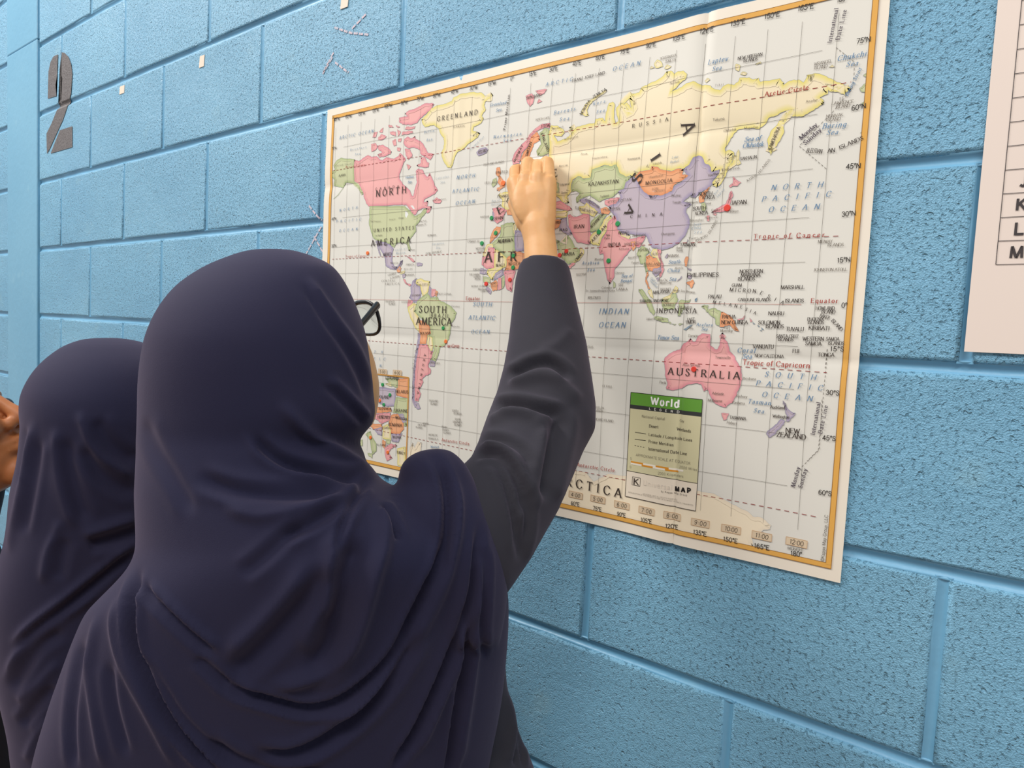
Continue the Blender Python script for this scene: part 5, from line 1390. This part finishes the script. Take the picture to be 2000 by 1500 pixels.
def fold(o, folds, shape=None):
    """press folds into cloth: each (points seen in the picture, half width px, height mm, kind); only the near side is pressed"""
    V = verts(o); N = normals(o); x, y, d = proj(V); view = V - CAM; view /= np.linalg.norm(view, axis=1)[:, None]
    face = np.clip(-(N * view).sum(1) * 2.2 + .15, 0, 1); disp = np.zeros(len(V)); XY = np.stack([x, y], 1)
    for P, wd, am, kind in folds:
        C = curve_px(P); lo = C.min(0) - wd * 4; hi = C.max(0) + wd * 4
        idx = np.where((XY > lo).all(1) & (XY < hi).all(1) & (face > 0))[0]
        if not len(idx): continue
        q = XY[idx]; best = np.full(len(idx), 1e9); sg = np.zeros(len(idx)); tt = np.zeros(len(idx)); L = np.concatenate([[0], np.cumsum(np.linalg.norm(np.diff(C, axis=0), axis=1))])
        for i in range(len(C) - 1):
            a, b = C[i], C[i + 1]; ab = b - a; l2 = ab @ ab + 1e-9; t = np.clip(((q - a) @ ab) / l2, 0, 1); e = q - (a + t[:, None] * ab); dd = np.hypot(e[:, 0], e[:, 1]); k = dd < best
            best[k] = dd[k]; sg[k] = np.sign(ab[0] * e[k, 1] - ab[1] * e[k, 0]); tt[k] = (L[i] + t[k] * math.sqrt(l2)) / L[-1]
        tap = np.clip(np.minimum(tt, 1 - tt) / .16, 0, 1); tap = tap * tap * (3 - 2 * tap); s = best / wd
        if kind == 'v': g = -np.exp(-s * s) + .38 * np.exp(-(s - 1.9) ** 2 * 1.3)             # valley with soft lips
        elif kind == 'r': g = np.exp(-s * s)
        elif kind == 'c': g = -np.exp(-s ** 1.2 * 1.4) + .30 * np.exp(-(s - 1.5) ** 2)        # sharp crease
        else:                                                                               # overlapping layer: high on one side, falls sharply at the edge
            w_ = s * sg; g = np.where(w_ > 0, np.exp(-(w_ / 2.2) ** 2), -.45 * np.exp(-(w_ / .9) ** 2))
        disp[idx] += am * 1e-3 * g * tap * face[idx]
    set_verts(o, V + N * disp[:, None])
def finish(o, it=2):
    sm = o.modifiers.new('soften', 'SMOOTH'); sm.factor = .5; sm.iterations = it
def child(o, parent): o.parent = parent; o.matrix_parent_inverse = parent.matrix_world.inverted(); return o
def floor_rows(c, r0, z0, r1, n=36, steps=6):
    """rings of a long robe widening from height z0 to the floor"""
    out = []
    for i in range(steps + 1):
        t = i / steps; z = z0 * (1 - t) + .012 * t; rr = (r0[0] + (r1[0] - r0[0]) * t, r0[1] + (r1[1] - r0[1]) * t)
        out.append([np.array([c[0] + rr[0] * math.cos(2 * math.pi * k / n), c[1] + rr[1] * math.sin(2 * math.pi * k / n), z]) for k in range(n)])
    return out
def head_solid(S, c, fw, up, sc=1.0, face=True):
    """a head with brow, nose, lips, chin and ears, looking along fw"""
    fw = U(fw); rt = U(np.cross(fw, up)); up = U(np.cross(rt, fw)); c = np.asarray(c, float)
    P = lambda a, b, h: c + sc * (rt * a + fw * b + up * h)
    S.ball(P(0, -.008, .022), [rt * .074 * sc, fw * .092 * sc, up * .088 * sc]); S.ball(P(0, .022, -.032), [rt * .058 * sc, fw * .062 * sc, up * .078 * sc]); S.ball(P(0, .058, -.092), sc * .022)
    if face:
        S.tube([P(0, .082, .02), P(0, .095, -.008), P(0, .103, -.026)], [.008 * sc, .0095 * sc, .0125 * sc], 10)
        for k in (-1, 1):
            S.ball(P(k * .0125, .092, -.031), sc * .0095); S.ball(P(k * .034, .068, -.022), sc * .026); S.tube([P(k * .012, .079, .026), P(k * .042, .064, .026)], [.008 * sc, .007 * sc], 8)
            S.ball(P(k * .074, -.004, -.005), [rt * .009 * sc, fw * .016 * sc, up * .028 * sc])
        S.tube([P(-.021, .074, -.056), P(0, .0865, -.053), P(.021, .074, -.056)], [.005 * sc, .0075 * sc, .005 * sc], 8)
        S.tube([P(-.017, .074, -.064), P(0, .085, -.065), P(.017, .074, -.064)], [.005 * sc, .0085 * sc, .005 * sc], 8)
    return P
def torso(S, P, neck_to, hip, fw):
    S.tube([P(0, -.01, -.06), neck_to], [.045, .05], 16); S.tube([neck_to + np.array([0, 0, -.03]), hip], [.070, .075], 18, 1.0)
def legs(S, hip, side):
    for k in (-1, 1):
        a = hip + side * k * .07; S.tube([a, a + np.array([0, .01, -.36]), np.array([a[0], a[1], .05])], [.075, .05, .036], 12); S.tube([np.array([a[0], a[1], .035]), np.array([a[0], a[1] + .13, .03])], [.033, .026], 10)

# ---- the pupil who points at the map -------------------------------------------------
HC = pt(500, 745, .665)
FWD = U([.16, 1, .0]); UPH = U([.0, -.36, 1])
S = Solid()
fdir = U(FWD + np.array([0, 0, .36]))
Phead = head_solid(S, HC + np.array([-.004, .006, .012]), fdir, UPH, .90)
# cheek turned to the map, seen past the edge of the scarf
S.rows([(640, 560, 706), (665, 540, 717), (690, 530, 728), (720, 530, 736), (750, 530, 741.5), (780, 535, 741), (805, 545, 736.5), (830, 560, 728), (850, 590, 700)], .735, .055, 24)
neck = HC + np.array([.0, -.01, -.20]); hip = np.array([HC[0] - .01, HC[1] - .0, .80])
torso(S, Phead, neck, hip, FWD); legs(S, hip, np.array([1, 0, 0]))
SHO, ELB, WRI = pt(900, 1040, .690), pt(1080, 830, .785), pt(1053, 500, .875)
S.tube([neck + np.array([0, 0, -.07]), SHO], [.06, .040], 14); S.tube([SHO, pt(1000, 945, .728), ELB, pt(1068, 690, .822), pt(1062, 600, .846)], [.040, .038, .034, .030, .024], 14)
LSH = neck + np.array([-.15, .01, -.05]); S.tube([neck + np.array([0, 0, -.04]), LSH, LSH + np.array([-.01, .02, -.25]), LSH + np.array([.03, .05, -.42])], [.06, .045, .034, .024], 14)
body = S.remesh('person', M_skin, .005, 3)
# finely made hand and wrist, part of the same body
def hp(x, y, wy):                                           # point at picture position with its distance from the wall given
    v = FW + (x - 1000) / F_PX * RT + (y - 750) / F_PX * DN; return CAM + v * ((wy - CAM[1]) / v[1])
H = Solid()
wr0 = hp(1062, 575, -.089); wr = hp(1054, 470, -.066)
H.tube([wr0, hp(1058, 520, -.076), wr, hp(1050, 440, -.062)], [.0245, .0232, .0222, .0222], 20, .80, (0, -1, .2))
mcp = [hp(1008, 357, -.046), hp(1028, 348, -.052), hp(1051, 348, -.052), hp(1072, 356, -.046)]
base = [hp(1044, 478, -.067), hp(1050, 478, -.068), hp(1057, 478, -.068), hp(1063, 478, -.067)]
for b_, m_, r in zip(base, mcp, (.0118, .0114, .0112, .0106)): H.tube([b_, b_ * .55 + m_ * .45, m_], [.0120, .0128, r], 14)
H.tube([hp(1030, 425, -.06), hp(1013, 385, -.048), hp(1004, 358, -.042)], [.013, .0132, .0112], 14)
fing = [((1008, 357, -.046), (1007, 333, -.030), (1013, 331, -.016), (1018, 338, -.0135)),
        ((1028, 348, -.052), (1030, 319, -.036), (1032, 316, -.018), (1033, 327, -.0135)),
        ((1051, 348, -.052), (1050, 325, -.036), (1049, 321, -.018), (1047, 330, -.0135)),
        ((1072, 356, -.046), (1070, 317, -.030), (1066, 315, -.015), (1062, 326, -.0125))]
for q, r in zip(fing, (.0092, .0090, .0084, .0084)): H.tube([hp(*p) for p in q], [r * 1.08, r, r * .9, r * .74], 14)
H.tube([hp(1026, 436, -.058), hp(1006, 398, -.038), hp(1016, 362, -.020), hp(1030, 340, -.0145)], [.0130, .0105, .0090, .0066], 14)   # thumb, closed against the finger tips
H.ball(hp(1042, 395, -.058), [U(RT) * .029, U(np.cross(U(RT), U(hp(1040, 350, -.050) - hp(1048, 440, -.064)))) * .0125, U(hp(1040, 350, -.050) - hp(1048, 440, -.064)) * .040])
H.tube([hp(1055, 490, -.069), hp(1046, 425, -.061), hp(1043, 385, -.057)], [.0215, .0225, .0235], 20, .62, (0, -1, .2))
hand = H.remesh('hand', M_skin, .00125, 22)
fold(hand, [([(1027, 352), (1036, 390), (1043, 425)], 6, .25, 'r'), ([(1050, 352), (1050, 390), (1051, 425)], 6, .25, 'r'), ([(1070, 358), (1064, 395), (1058, 425)], 6, .25, 'r'),
            ([(1017, 318), (1017, 328), (1018, 338)], 2.2, 1.6, 'c'), ([(1041, 314), (1039.5, 325), (1039, 336)], 2.2, 1.7, 'c'), ([(1060, 312), (1059.5, 325), (1060, 340)], 2.2, 1.8, 'c'),
            ([(1018, 337), (1027, 334), (1036, 337)], 3, .5, 'v'), ([(1062, 343), (1070, 340), (1078, 343)], 3, .5, 'v')])
bm = bmesh.new(); bm.from_mesh(body.data); bm.from_mesh(hand.data); bm.to_mesh(body.data); bm.free(); bpy.data.objects.remove(hand)
body.data.polygons.foreach_set('use_smooth', [True] * len(body.data.polygons))
tag(body, 'person in navy hijab and charcoal sleeve reaching up to press a finger on the map', 'person')
# scarf
def dep(y): return .665 + max(0, y - 760) * 2.2e-5
S = Solid()
S.rows([(485.5, 512, 540), (488, 488, 568), (493, 466, 590), (502, 440, 616), (516, 406, 645), (536, 371, 664), (562, 338, 680), (600, 308, 697), (650, 284, 714), (700, 273, 722), (750, 268, 727), (800, 267, 733), (828, 266, 727), (848, 266, 710), (865, 265, 701), (882, 265, 711), (905, 264, 716), (925, 263, 733), (943, 262, 757),
        (965, 261, 810), (1000, 262, 880), (1050, 264, 950), (1080, 262, 975), (1110, 248, 985), (1140, 222, 990), (1170, 192, 993), (1200, 165, 994), (1250, 142, 992), (1330, 112, 985), (1400, 88, 975), (1500, 60, 955), (1620, 45, 935), (1700, 70, 900)],
       dep, lambda y: .112 * math.sqrt(max(.02, 1 - ((700 - y) / 216) ** 2)) if y < 700 else .112 if y < 860 else .112 + min(1, (y - 860) / 260) * .035, 72)
S.rows([(876.5, 842, 868), (880, 822, 880), (887, 806, 890), (898, 791, 902), (917, 780, 916), (944, 775, 929), (980, 745, 946), (1040, 735, 972), (1100, 745, 990), (1180, 760, 990), (1260, 780, 975)], .652, .070, 48)
hij = S.remesh('hijab', M_hijab, .0030, 14)
fold(hij, [
    ([(600, 535), (622, 574), (656, 623), (690, 670), (717, 722), (733, 778)], 7.9, 3.4, 'r'), ([(590, 550), (612, 588), (642, 636), (676, 684), (703, 735), (722, 790)], 7.0, 2.9, 'v'),
    ([(640, 735), (666, 757), (701, 793), (727, 822)], 7.9, 3.4, 'r'), ([(630, 748), (660, 775), (695, 810), (718, 834)], 7.0, 3.1, 'v'),
    ([(540, 785), (559, 801), (590, 834), (632, 866), (677, 893), (725, 921), (758, 940)], 11.4, 7.2, 'r'),
    ([(492, 850), (510, 872), (536, 893), (566, 908), (614, 922), (673, 934), (730, 941)], 10.6, 8.5, 'v'),
    ([(470, 845), (494, 872), (520, 897), (552, 918), (604, 935), (656, 942), (711, 944)], 7.0, 4.5, 'r'),
    ([(380, 925), (430, 950), (483, 962), (552, 966), (621, 962), (700, 948)], 13.2, 6.5, 'v'),
    ([(430, 990), (500, 1008), (560, 1002), (645, 980), (712, 950)], 11.4, 5.2, 'r'),
    ([(276, 810), (290, 848), (310, 888), (334, 926), (360, 972), (380, 1010)], 13, 2.8, 'v'),
    ([(735, 942), (714, 946), (690, 984), (668, 1035), (655, 1085)], 7.9, 7.8, 'v'), ([(545, 1052), (575, 1040), (611, 1022), (667, 984), (700, 958)], 10.6, 5.9, 'v'),
    ([(465, 1125), (495, 1105), (525, 1080), (562, 1045), (600, 1020)], 12.3, 4.5, 'v'),
    ([(700, 985), (675, 1030), (654, 1080), (641, 1150), (640, 1220)], 11.4, 5.9, 'r'),
    ([(700, 1040), (685, 1100), (667, 1160), (650, 1230), (630, 1285), (590, 1310)], 22.9, 11.7, 'v'),
    ([(728, 960), (745, 1000), (750, 1065), (733, 1120), (710, 1200), (680, 1265), (626, 1312), (560, 1335), (500, 1335)], 13.2, 8.5, 'r'),
    ([(745, 985), (760, 1005), (772, 1030), (780, 1058)], 6.2, 7.8, 'v'),
    ([(812, 880), (838, 888), (862, 920), (875, 975), (873, 1040), (859, 1100), (834, 1150), (804, 1210), (773, 1270), (731, 1321), (667, 1368), (600, 1386), (522, 1368), (450, 1345), (402, 1300)], 8.8, 11.1, 'v'),
    ([(880, 905), (893, 975), (893, 1040), (882, 1105), (858, 1165), (828, 1225), (797, 1285), (752, 1338), (690, 1385), (610, 1410)], 9.7, 5.2, 'r'),
    ([(826, 1220), (812, 1245), (795, 1280), (748, 1350), (688, 1410), (624, 1455), (560, 1478), (480, 1470)], 11.4, 11.7, 'v'),
    ([(936, 1010), (934, 1060), (930, 1110), (921, 1170), (894, 1244), (860, 1329), (816, 1423), (775, 1490), (760, 1530)], 7.9, 10.4, 'v'),
    ([(925, 1195), (914, 1250), (902, 1330), (889, 1414), (876, 1500), (868, 1540)], 7.0, 10.4, 'v'), ([(946, 1060), (948, 1110), (947, 1160), (943, 1230), (945, 1290)], 6.2, 6.5, 'v'),
    ([(905, 1200), (885, 1290), (850, 1390), (812, 1480)], 8.8, 3.9, 'r'), ([(930, 1230), (922, 1320), (910, 1410), (896, 1500)], 7.9, 3.9, 'r'),
    ([(276, 1100), (260, 1160), (257, 1219), (264, 1268), (283, 1318), (312, 1376), (344, 1426), (398, 1484), (440, 1520)], 7.9, 11.7, 'v'),
    ([(240, 1150), (224, 1205), (231, 1266), (253, 1322), (283, 1378), (326, 1460), (350, 1510)], 8.8, 5.2, 'r'),
    ([(268, 1270), (290, 1300), (322, 1352), (356, 1404), (410, 1456), (470, 1500)], 7.7, 3.7, 'v'),
    ([(274, 1130), (290, 1158), (312, 1184), (362, 1232), (424, 1283)], 9.0, 5.2, 'v'), ([(290, 1135), (330, 1180), (380, 1226), (440, 1272)], 7.9, 3.2, 'r'),
    ([(380, 1285), (400, 1300), (448, 1344)], 9.0, 4.7, 'v'),
    ([(650, 1100), (604, 1165), (542, 1235), (490, 1288), (440, 1330)], 19.4, 7.8, 'v'), ([(600, 1110), (550, 1170), (500, 1225), (440, 1275)], 17.6, 3.9, 'r'),
    ([(640, 1500), (560, 1510), (470, 1490), (400, 1440)], 12.3, 6.5, 'v'),
    ([(192, 1190), (176, 1300), (186, 1400), (206, 1510)], 7.9, 3.9, 'r'), ([(165, 1240), (148, 1330), (140, 1420), (146, 1510)], 7.9, 3.9, 'v'), ([(212, 1290), (222, 1380), (250, 1480)], 8.8, 3.9, 'v')])
finish(hij, 3); child(hij, body)
# robe: sleeve and body
def limb(S, secs, n=40):
    Q = [section(l, r, d, hb, 9.) for l, r, d, hb in secs]; rings = []
    for i, (c, ha, vd, hb) in enumerate(Q):
        ax_ = U(Q[min(i + 1, len(Q) - 1)][0] - Q[max(i - 1, 0)][0]); b = U(np.cross(ax_, ha)); b = b if b @ vd > 0 else -b
        rings.append([c + ha * math.cos(2 * math.pi * k / n) + b * hb * math.sin(2 * math.pi * k / n) for k in range(n)])
    return rings
S = Solid()
secs = [((1014, 517), (1112, 524), .868, .032), ((1006, 548), (1119, 556), .859, .035), ((1000, 600), (1130, 608), .843, .040), ((993, 665), (1146, 675), .823, .045), ((983, 720), (1156, 740), .804, .048), ((969, 772), (1164, 795), .788, .050),
        ((955, 806), (1163, 838), .775, .052), ((943, 838), (1142, 876), .760, .054), ((932, 868), (1120, 930), .740, .056), ((918, 896), (1088, 1002), .712, .058), ((896, 914), (1032, 1096), .692, .060), ((868, 930), (985, 1165), .678, .062), ((835, 960), (930, 1190), .670, .060)]
S.loft(limb(S, secs))
bc = (pt(520, 1300, .68))
S.rows([(1000, 420, 900), (1060, 330, 960), (1130, 260, 978), (1200, 215, 984), (1330, 180, 990), (1380, 165, 1002), (1430, 150, 1015), (1500, 120, 1044), (1570, 80, 1062, .70, .125), (1640, 60, 1080, .69, .135), (1750, 50, 1095, .69, .14)], .735, .095, 48)
z1 = pt(500, 1740, .69)[2]
S.loft(floor_rows((bc[0] + .012, bc[1] + .0), (.185, .115), z1 + .05, (.2, .18), 48))
rob = S.remesh('robe', M_abaya, .0036, 6)
# hollow the cuff so that the wrist comes out of a real opening
V = verts(rob); Nn = normals(rob); cu = section((1014, 517), (1112, 524), .868, .032)[0]; axd = U(cu - section((1000, 600), (1130, 608), .843, .04)[0]); h = (V - cu) @ axd; rr = np.linalg.norm((V - cu) - h[:, None] * axd, axis=1)
k_ = (h > -.010) & (rr < .029) & (h < .05) & (Nn @ axd > .3); V[k_] -= axd * (.03 * np.clip(1 - (rr[k_] / .029) ** 4, 0, 1))[:, None]; set_verts(rob, V)
fold(rob, [
    ([(985, 735), (1010, 728), (1040, 712), (1072, 709), (1095, 722), (1115, 745)], 8.3, 8.5, 'v'), ([(990, 760), (1020, 745), (1055, 735), (1085, 742), (1115, 768), (1140, 790)], 12.0, 6.2, 'r'),
    ([(965, 800), (985, 792), (1015, 790), (1050, 797), (1088, 806), (1100, 812)], 8.3, 10.8, 'v'), ([(950, 830), (975, 815), (1005, 808), (1040, 818), (1060, 840)], 10.1, 6.2, 'r'),
    ([(1085, 800), (1090, 830), (1082, 870), (1072, 920), (1062, 980)], 14.7, 11.6, 'v'), ([(1060, 830), (1062, 880), (1056, 940), (1045, 1000)], 9.2, 4.7, 'r'),
    ([(935, 868), (960, 858), (990, 862), (1020, 880), (1040, 915)], 7.4, 5.4, 'v'), ([(922, 895), (950, 885), (978, 893), (1000, 920), (1015, 960), (1020, 1010)], 7.4, 7.8, 'v'), ([(930, 880), (965, 873), (998, 890), (1022, 930), (1034, 985)], 7.4, 4.7, 'r'),
    ([(940, 905), (968, 905), (985, 935), (1000, 985), (1010, 1040), (1008, 1090)], 7.4, 7.0, 'v'), ([(1020, 930), (1030, 980), (1028, 1040), (1012, 1100)], 7.4, 6.2, 'v'),
    ([(1120, 640), (1090, 670), (1050, 690)], 11.0, 2.3, 'r'), ([(1010, 1400), (1014, 1450), (1006, 1500)], 6.4, 6.2, 'v'), ([(1000, 1340), (1000, 1420), (985, 1500)], 8.3, 4.7, 'r'), ([(1015, 1425), (1022, 1455), (1020, 1500)], 4.6, 7.8, 'c')])
finish(rob, 2); child(rob, body)
# glasses
M_frame = material('black_acetate', (40, 38, 38), .3, .5); M_lens = material('spectacle_lens', (235, 240, 240), .02, .5)
lb = M_lens.node_tree.nodes['Principled BSDF']; lb.inputs['Transmission Weight'].default_value = 1.0; lb.inputs['IOR'].default_value = 1.03
hinge = pt(737, 596, .722); ear_dir = U(pt(700, 640, .690) - hinge); lat = U([-.985, .16, -.03]); upv = U(np.array([.10, -.30, 1]) - lat * (lat @ np.array([.10, -.30, 1]))); nrm = U(np.cross(lat, upv))
gr = empty('eyeglasses', tuple(hinge)); tag(gr, 'black framed eyeglasses worn by the person reaching to the map', 'eyeglasses')
def g_obj(name, S_, mt):
    o = mesh_obj(name, [tuple(np.array(v) - hinge) for v in S_.V], S_.F, mt, gr, True); return o
for k in (0, 1):
    c0 = hinge + lat * (.029 + k * .066) - upv * .0140; ring = []; ins = []
    for i in range(28):
        t = 2 * math.pi * i / 28; cs, sn = math.cos(t), math.sin(t); px_ = .0262 * math.copysign(abs(cs) ** .72, cs); pz = .0182 * math.copysign(abs(sn) ** .72, sn); ring.append(c0 + lat * px_ + upv * pz)
    S = Solid(); n = 8; rings = []
    for i in range(28):
        d = U(ring[(i + 1) % 28] - ring[i - 1]); a = U(np.cross(d, nrm)); w_ = .0017 if i in range(15, 28) else .0025
        rings.append([ring[i] + a * w_ * math.cos(2 * math.pi * j / n) + nrm * .0018 * math.sin(2 * math.pi * j / n) for j in range(n)])
    for r in rings: S.V += [tuple(p) for p in r]
    S.F += [(i * n + j, ((i + 1) % 28) * n + j, ((i + 1) % 28) * n + (j + 1) % n, i * n + (j + 1) % n) for i in range(28) for j in range(n)]
    g_obj('rim', S, M_frame)
    S = Solid(); S.loft([[p - nrm * .0006 for p in ring], [p + nrm * .0006 for p in ring]]); g_obj('lens', S, M_lens)
    S = Solid(); h0 = hinge + lat * (0 if k == 0 else .124); S.tube([h0, h0 + ear_dir * .02, h0 + ear_dir * .075, h0 + ear_dir * .100 - upv * .006], [.0030, .0026, .0022, .0022], 8, 1.5); g_obj('temple', S, M_frame)
S = Solid(); S.tube([hinge + lat * .0565 - upv * .008, hinge + lat * .062 - upv * .006, hinge + lat * .0675 - upv * .008], [.0022, .002, .0022], 8); g_obj('bridge', S, M_frame)

# ---- the second pupil, in front of the camera's left -----------------------------------
H2 = pt(210, 825, .90); S = Solid(); P2 = head_solid(S, H2 + np.array([.005, .02, 0]), U([.25, 1, .1]), np.array([0, 0, 1.]), .92)
nk = H2 + np.array([0, -.01, -.19]); hp2 = np.array([H2[0], H2[1], .78]); torso(S, P2, nk, hp2, FWD); legs(S, hp2, np.array([1, 0, 0]))
for k in (-1, 1):
    sh_ = nk + np.array([k * .10, .0, -.06]); S.tube([nk + np.array([0, 0, -.04]), sh_, sh_ + np.array([0, .0, -.25]), sh_ + np.array([-k * .02, .02, -.42])], [.06, .045, .034, .026], 12)
b2 = S.remesh('person', M_skin, .007, 3); tag(b2, 'shorter person in navy hijab seen from behind at left', 'person')
S = Solid()
S.rows([(660, 185, 228), (663, 160, 255), (669, 140, 280), (680, 116, 307), (704, 84, 342), (735, 57, 368), (775, 38, 386), (814, 36, 391), (840, 38, 390), (906, 31, 380), (962, 18, 372), (1032, 11, 368), (1070, 4, 368), (1110, -8, 370), (1200, -26, 372), (1330, -12, 376), (1440, 12, 380), (1500, 20, 384), (1640, 40, 380)],
       lambda y: .90 + max(0, y - 800) * 2e-5, lambda y: .118 * math.sqrt(max(.02, 1 - ((830 - y) / 171) ** 2)) if y < 830 else .118, 64)
h2 = S.remesh('hijab', M_hijab, .0036, 8)
fold(h2, [([(70, 815), (64, 842), (54, 906), (38, 976), (24, 1032), (16, 1090)], 9, 4.0, 'r'), ([(78, 850), (70, 910), (58, 980), (44, 1050)], 9, 3.5, 'v'), ([(52, 830), (44, 880), (34, 950)], 7, 3., 'v'),
          ([(108, 830), (112, 866), (120, 934), (135, 992), (152, 1034)], 10, 4.5, 'r'), ([(126, 850), (136, 920), (152, 980), (172, 1025)], 16, 5.5, 'v'),
          ([(150, 800), (166, 832), (191, 885), (230, 910), (268, 932)], 10, 5.0, 'r'), ([(185, 815), (205, 855), (235, 885), (270, 905)], 14, 5.0, 'v'), ([(160, 870), (190, 920), (230, 950), (270, 965)], 13, 5.0, 'v'),
          ([(155, 1046), (190, 1036), (226, 1024), (275, 1008)], 9, 5.0, 'r'), ([(170, 1066), (215, 1054), (275, 1034)], 12, 8.0, 'v'),
          ([(118, 1010), (112, 1040), (92, 1086), (84, 1145)], 10, 3.5, 'r'), ([(130, 1050), (120, 1090), (112, 1135)], 12, 4., 'v'),
          ([(280, 1042), (205, 1104), (120, 1172), (68, 1214), (15, 1262)], 8, 5.0, 'r'), ([(270, 1070), (205, 1122), (125, 1190), (72, 1232), (30, 1280)], 9, 6.5, 'v'), ([(200, 1150), (150, 1186), (92, 1222), (40, 1270), (10, 1320)], 8, 4.5, 'r'),
          ([(130, 1230), (80, 1260), (45, 1310), (20, 1350)], 11, 5.0, 'v'), ([(120, 1290), (80, 1330), (30, 1372)], 10, 4., 'r'), ([(110, 1340), (70, 1380), (40, 1420)], 10, 5., 'v'), ([(100, 1400), (70, 1440), (50, 1490)], 9, 3.5, 'r')])
finish(h2, 2); child(h2, b2)
S = Solid(); S.rows([(1080, 130, 320), (1140, 70, 350), (1220, 50, 355), (1400, 45, 365), (1560, 40, 372, .905, .115), (1640, 36, 376, .905, .12), (1720, 36, 376, .905, .12)], .905, .10, 40); S.loft(floor_rows((H2[0] + .015, H2[1]), (.135, .12), pt(200, 1640, .905)[2], (.16, .16), 40))
r2 = S.remesh('robe', M_abaya, .008, 4); child(r2, b2)

# ---- the third pupil, whose face just shows at the left edge ----------------------------
up0 = np.array([0, 0, 1.]); F3 = U(RT * .90 + FW * .05 + up0 * .50); H3 = pt(-92, 815, 1.02)
rt3 = U(np.cross(F3, up0)); up3 = U(np.cross(rt3, F3)); H3 = H3 + pt(19, 828, 1.0) - (H3 + rt3 * .0125 + F3 * .094 - up3 * .032); S = Solid()
P3 = head_solid(S, H3, F3, up0, 1.02)
nk = H3 + np.array([0, 0, -.2]) - U([F3[0], F3[1], 0]) * .05; hp3 = np.array([nk[0], nk[1], .78]); torso(S, P3, nk, hp3, F3); legs(S, hp3, rt3)
for k in (-1, 1):
    sd = rt3 * k; sh_ = nk + sd * .085 + np.array([0, 0, -.10]); S.tube([nk + np.array([0, 0, -.06]), sh_, sh_ + np.array([0, 0, -.25]), sh_ + np.array([0, 0, -.45])], [.05, .045, .034, .026], 12)
b3 = S.remesh('person', M_skin2, .0032, 3); tag(b3, 'person whose brown face shows at the left edge of the photo', 'person')
S = Solid()
S.ball(P3(0, -.027, .036), [rt3 * .088, F3 * .112, up3 * .098]); S.tube([P3(0, -.045, -.06), nk + np.array([0, 0, .04])], [.08, .10], 20); S.tube([nk + np.array([0, 0, .03]), nk + np.array([0, 0, -.12])], [.10, .14], 24)
h3 = S.remesh('headscarf', M_black, .006, 6); child(h3, b3)
S = Solid(); S.tube([nk + np.array([0, 0, -.04]), nk + np.array([0, 0, -.12]), nk + np.array([0, 0, -.22])], [.09, .135, .155], 24); S.loft(floor_rows((nk[0], nk[1]), (.15, .145), nk[2] - .14, (.22, .2), 36)); r3 = S.remesh('robe', M_black, .008, 3); child(r3, b3)
for k in (-1, 1):
    S = Solid(); S.ball(np.zeros(3), .0115 * np.eye(3)); o = mesh_obj('eye', S.V, S.F, material('eye', (46, 34, 30), .2), None, True); o.location = tuple(P3(k * .029, .0745, .004)); child(o, b3)
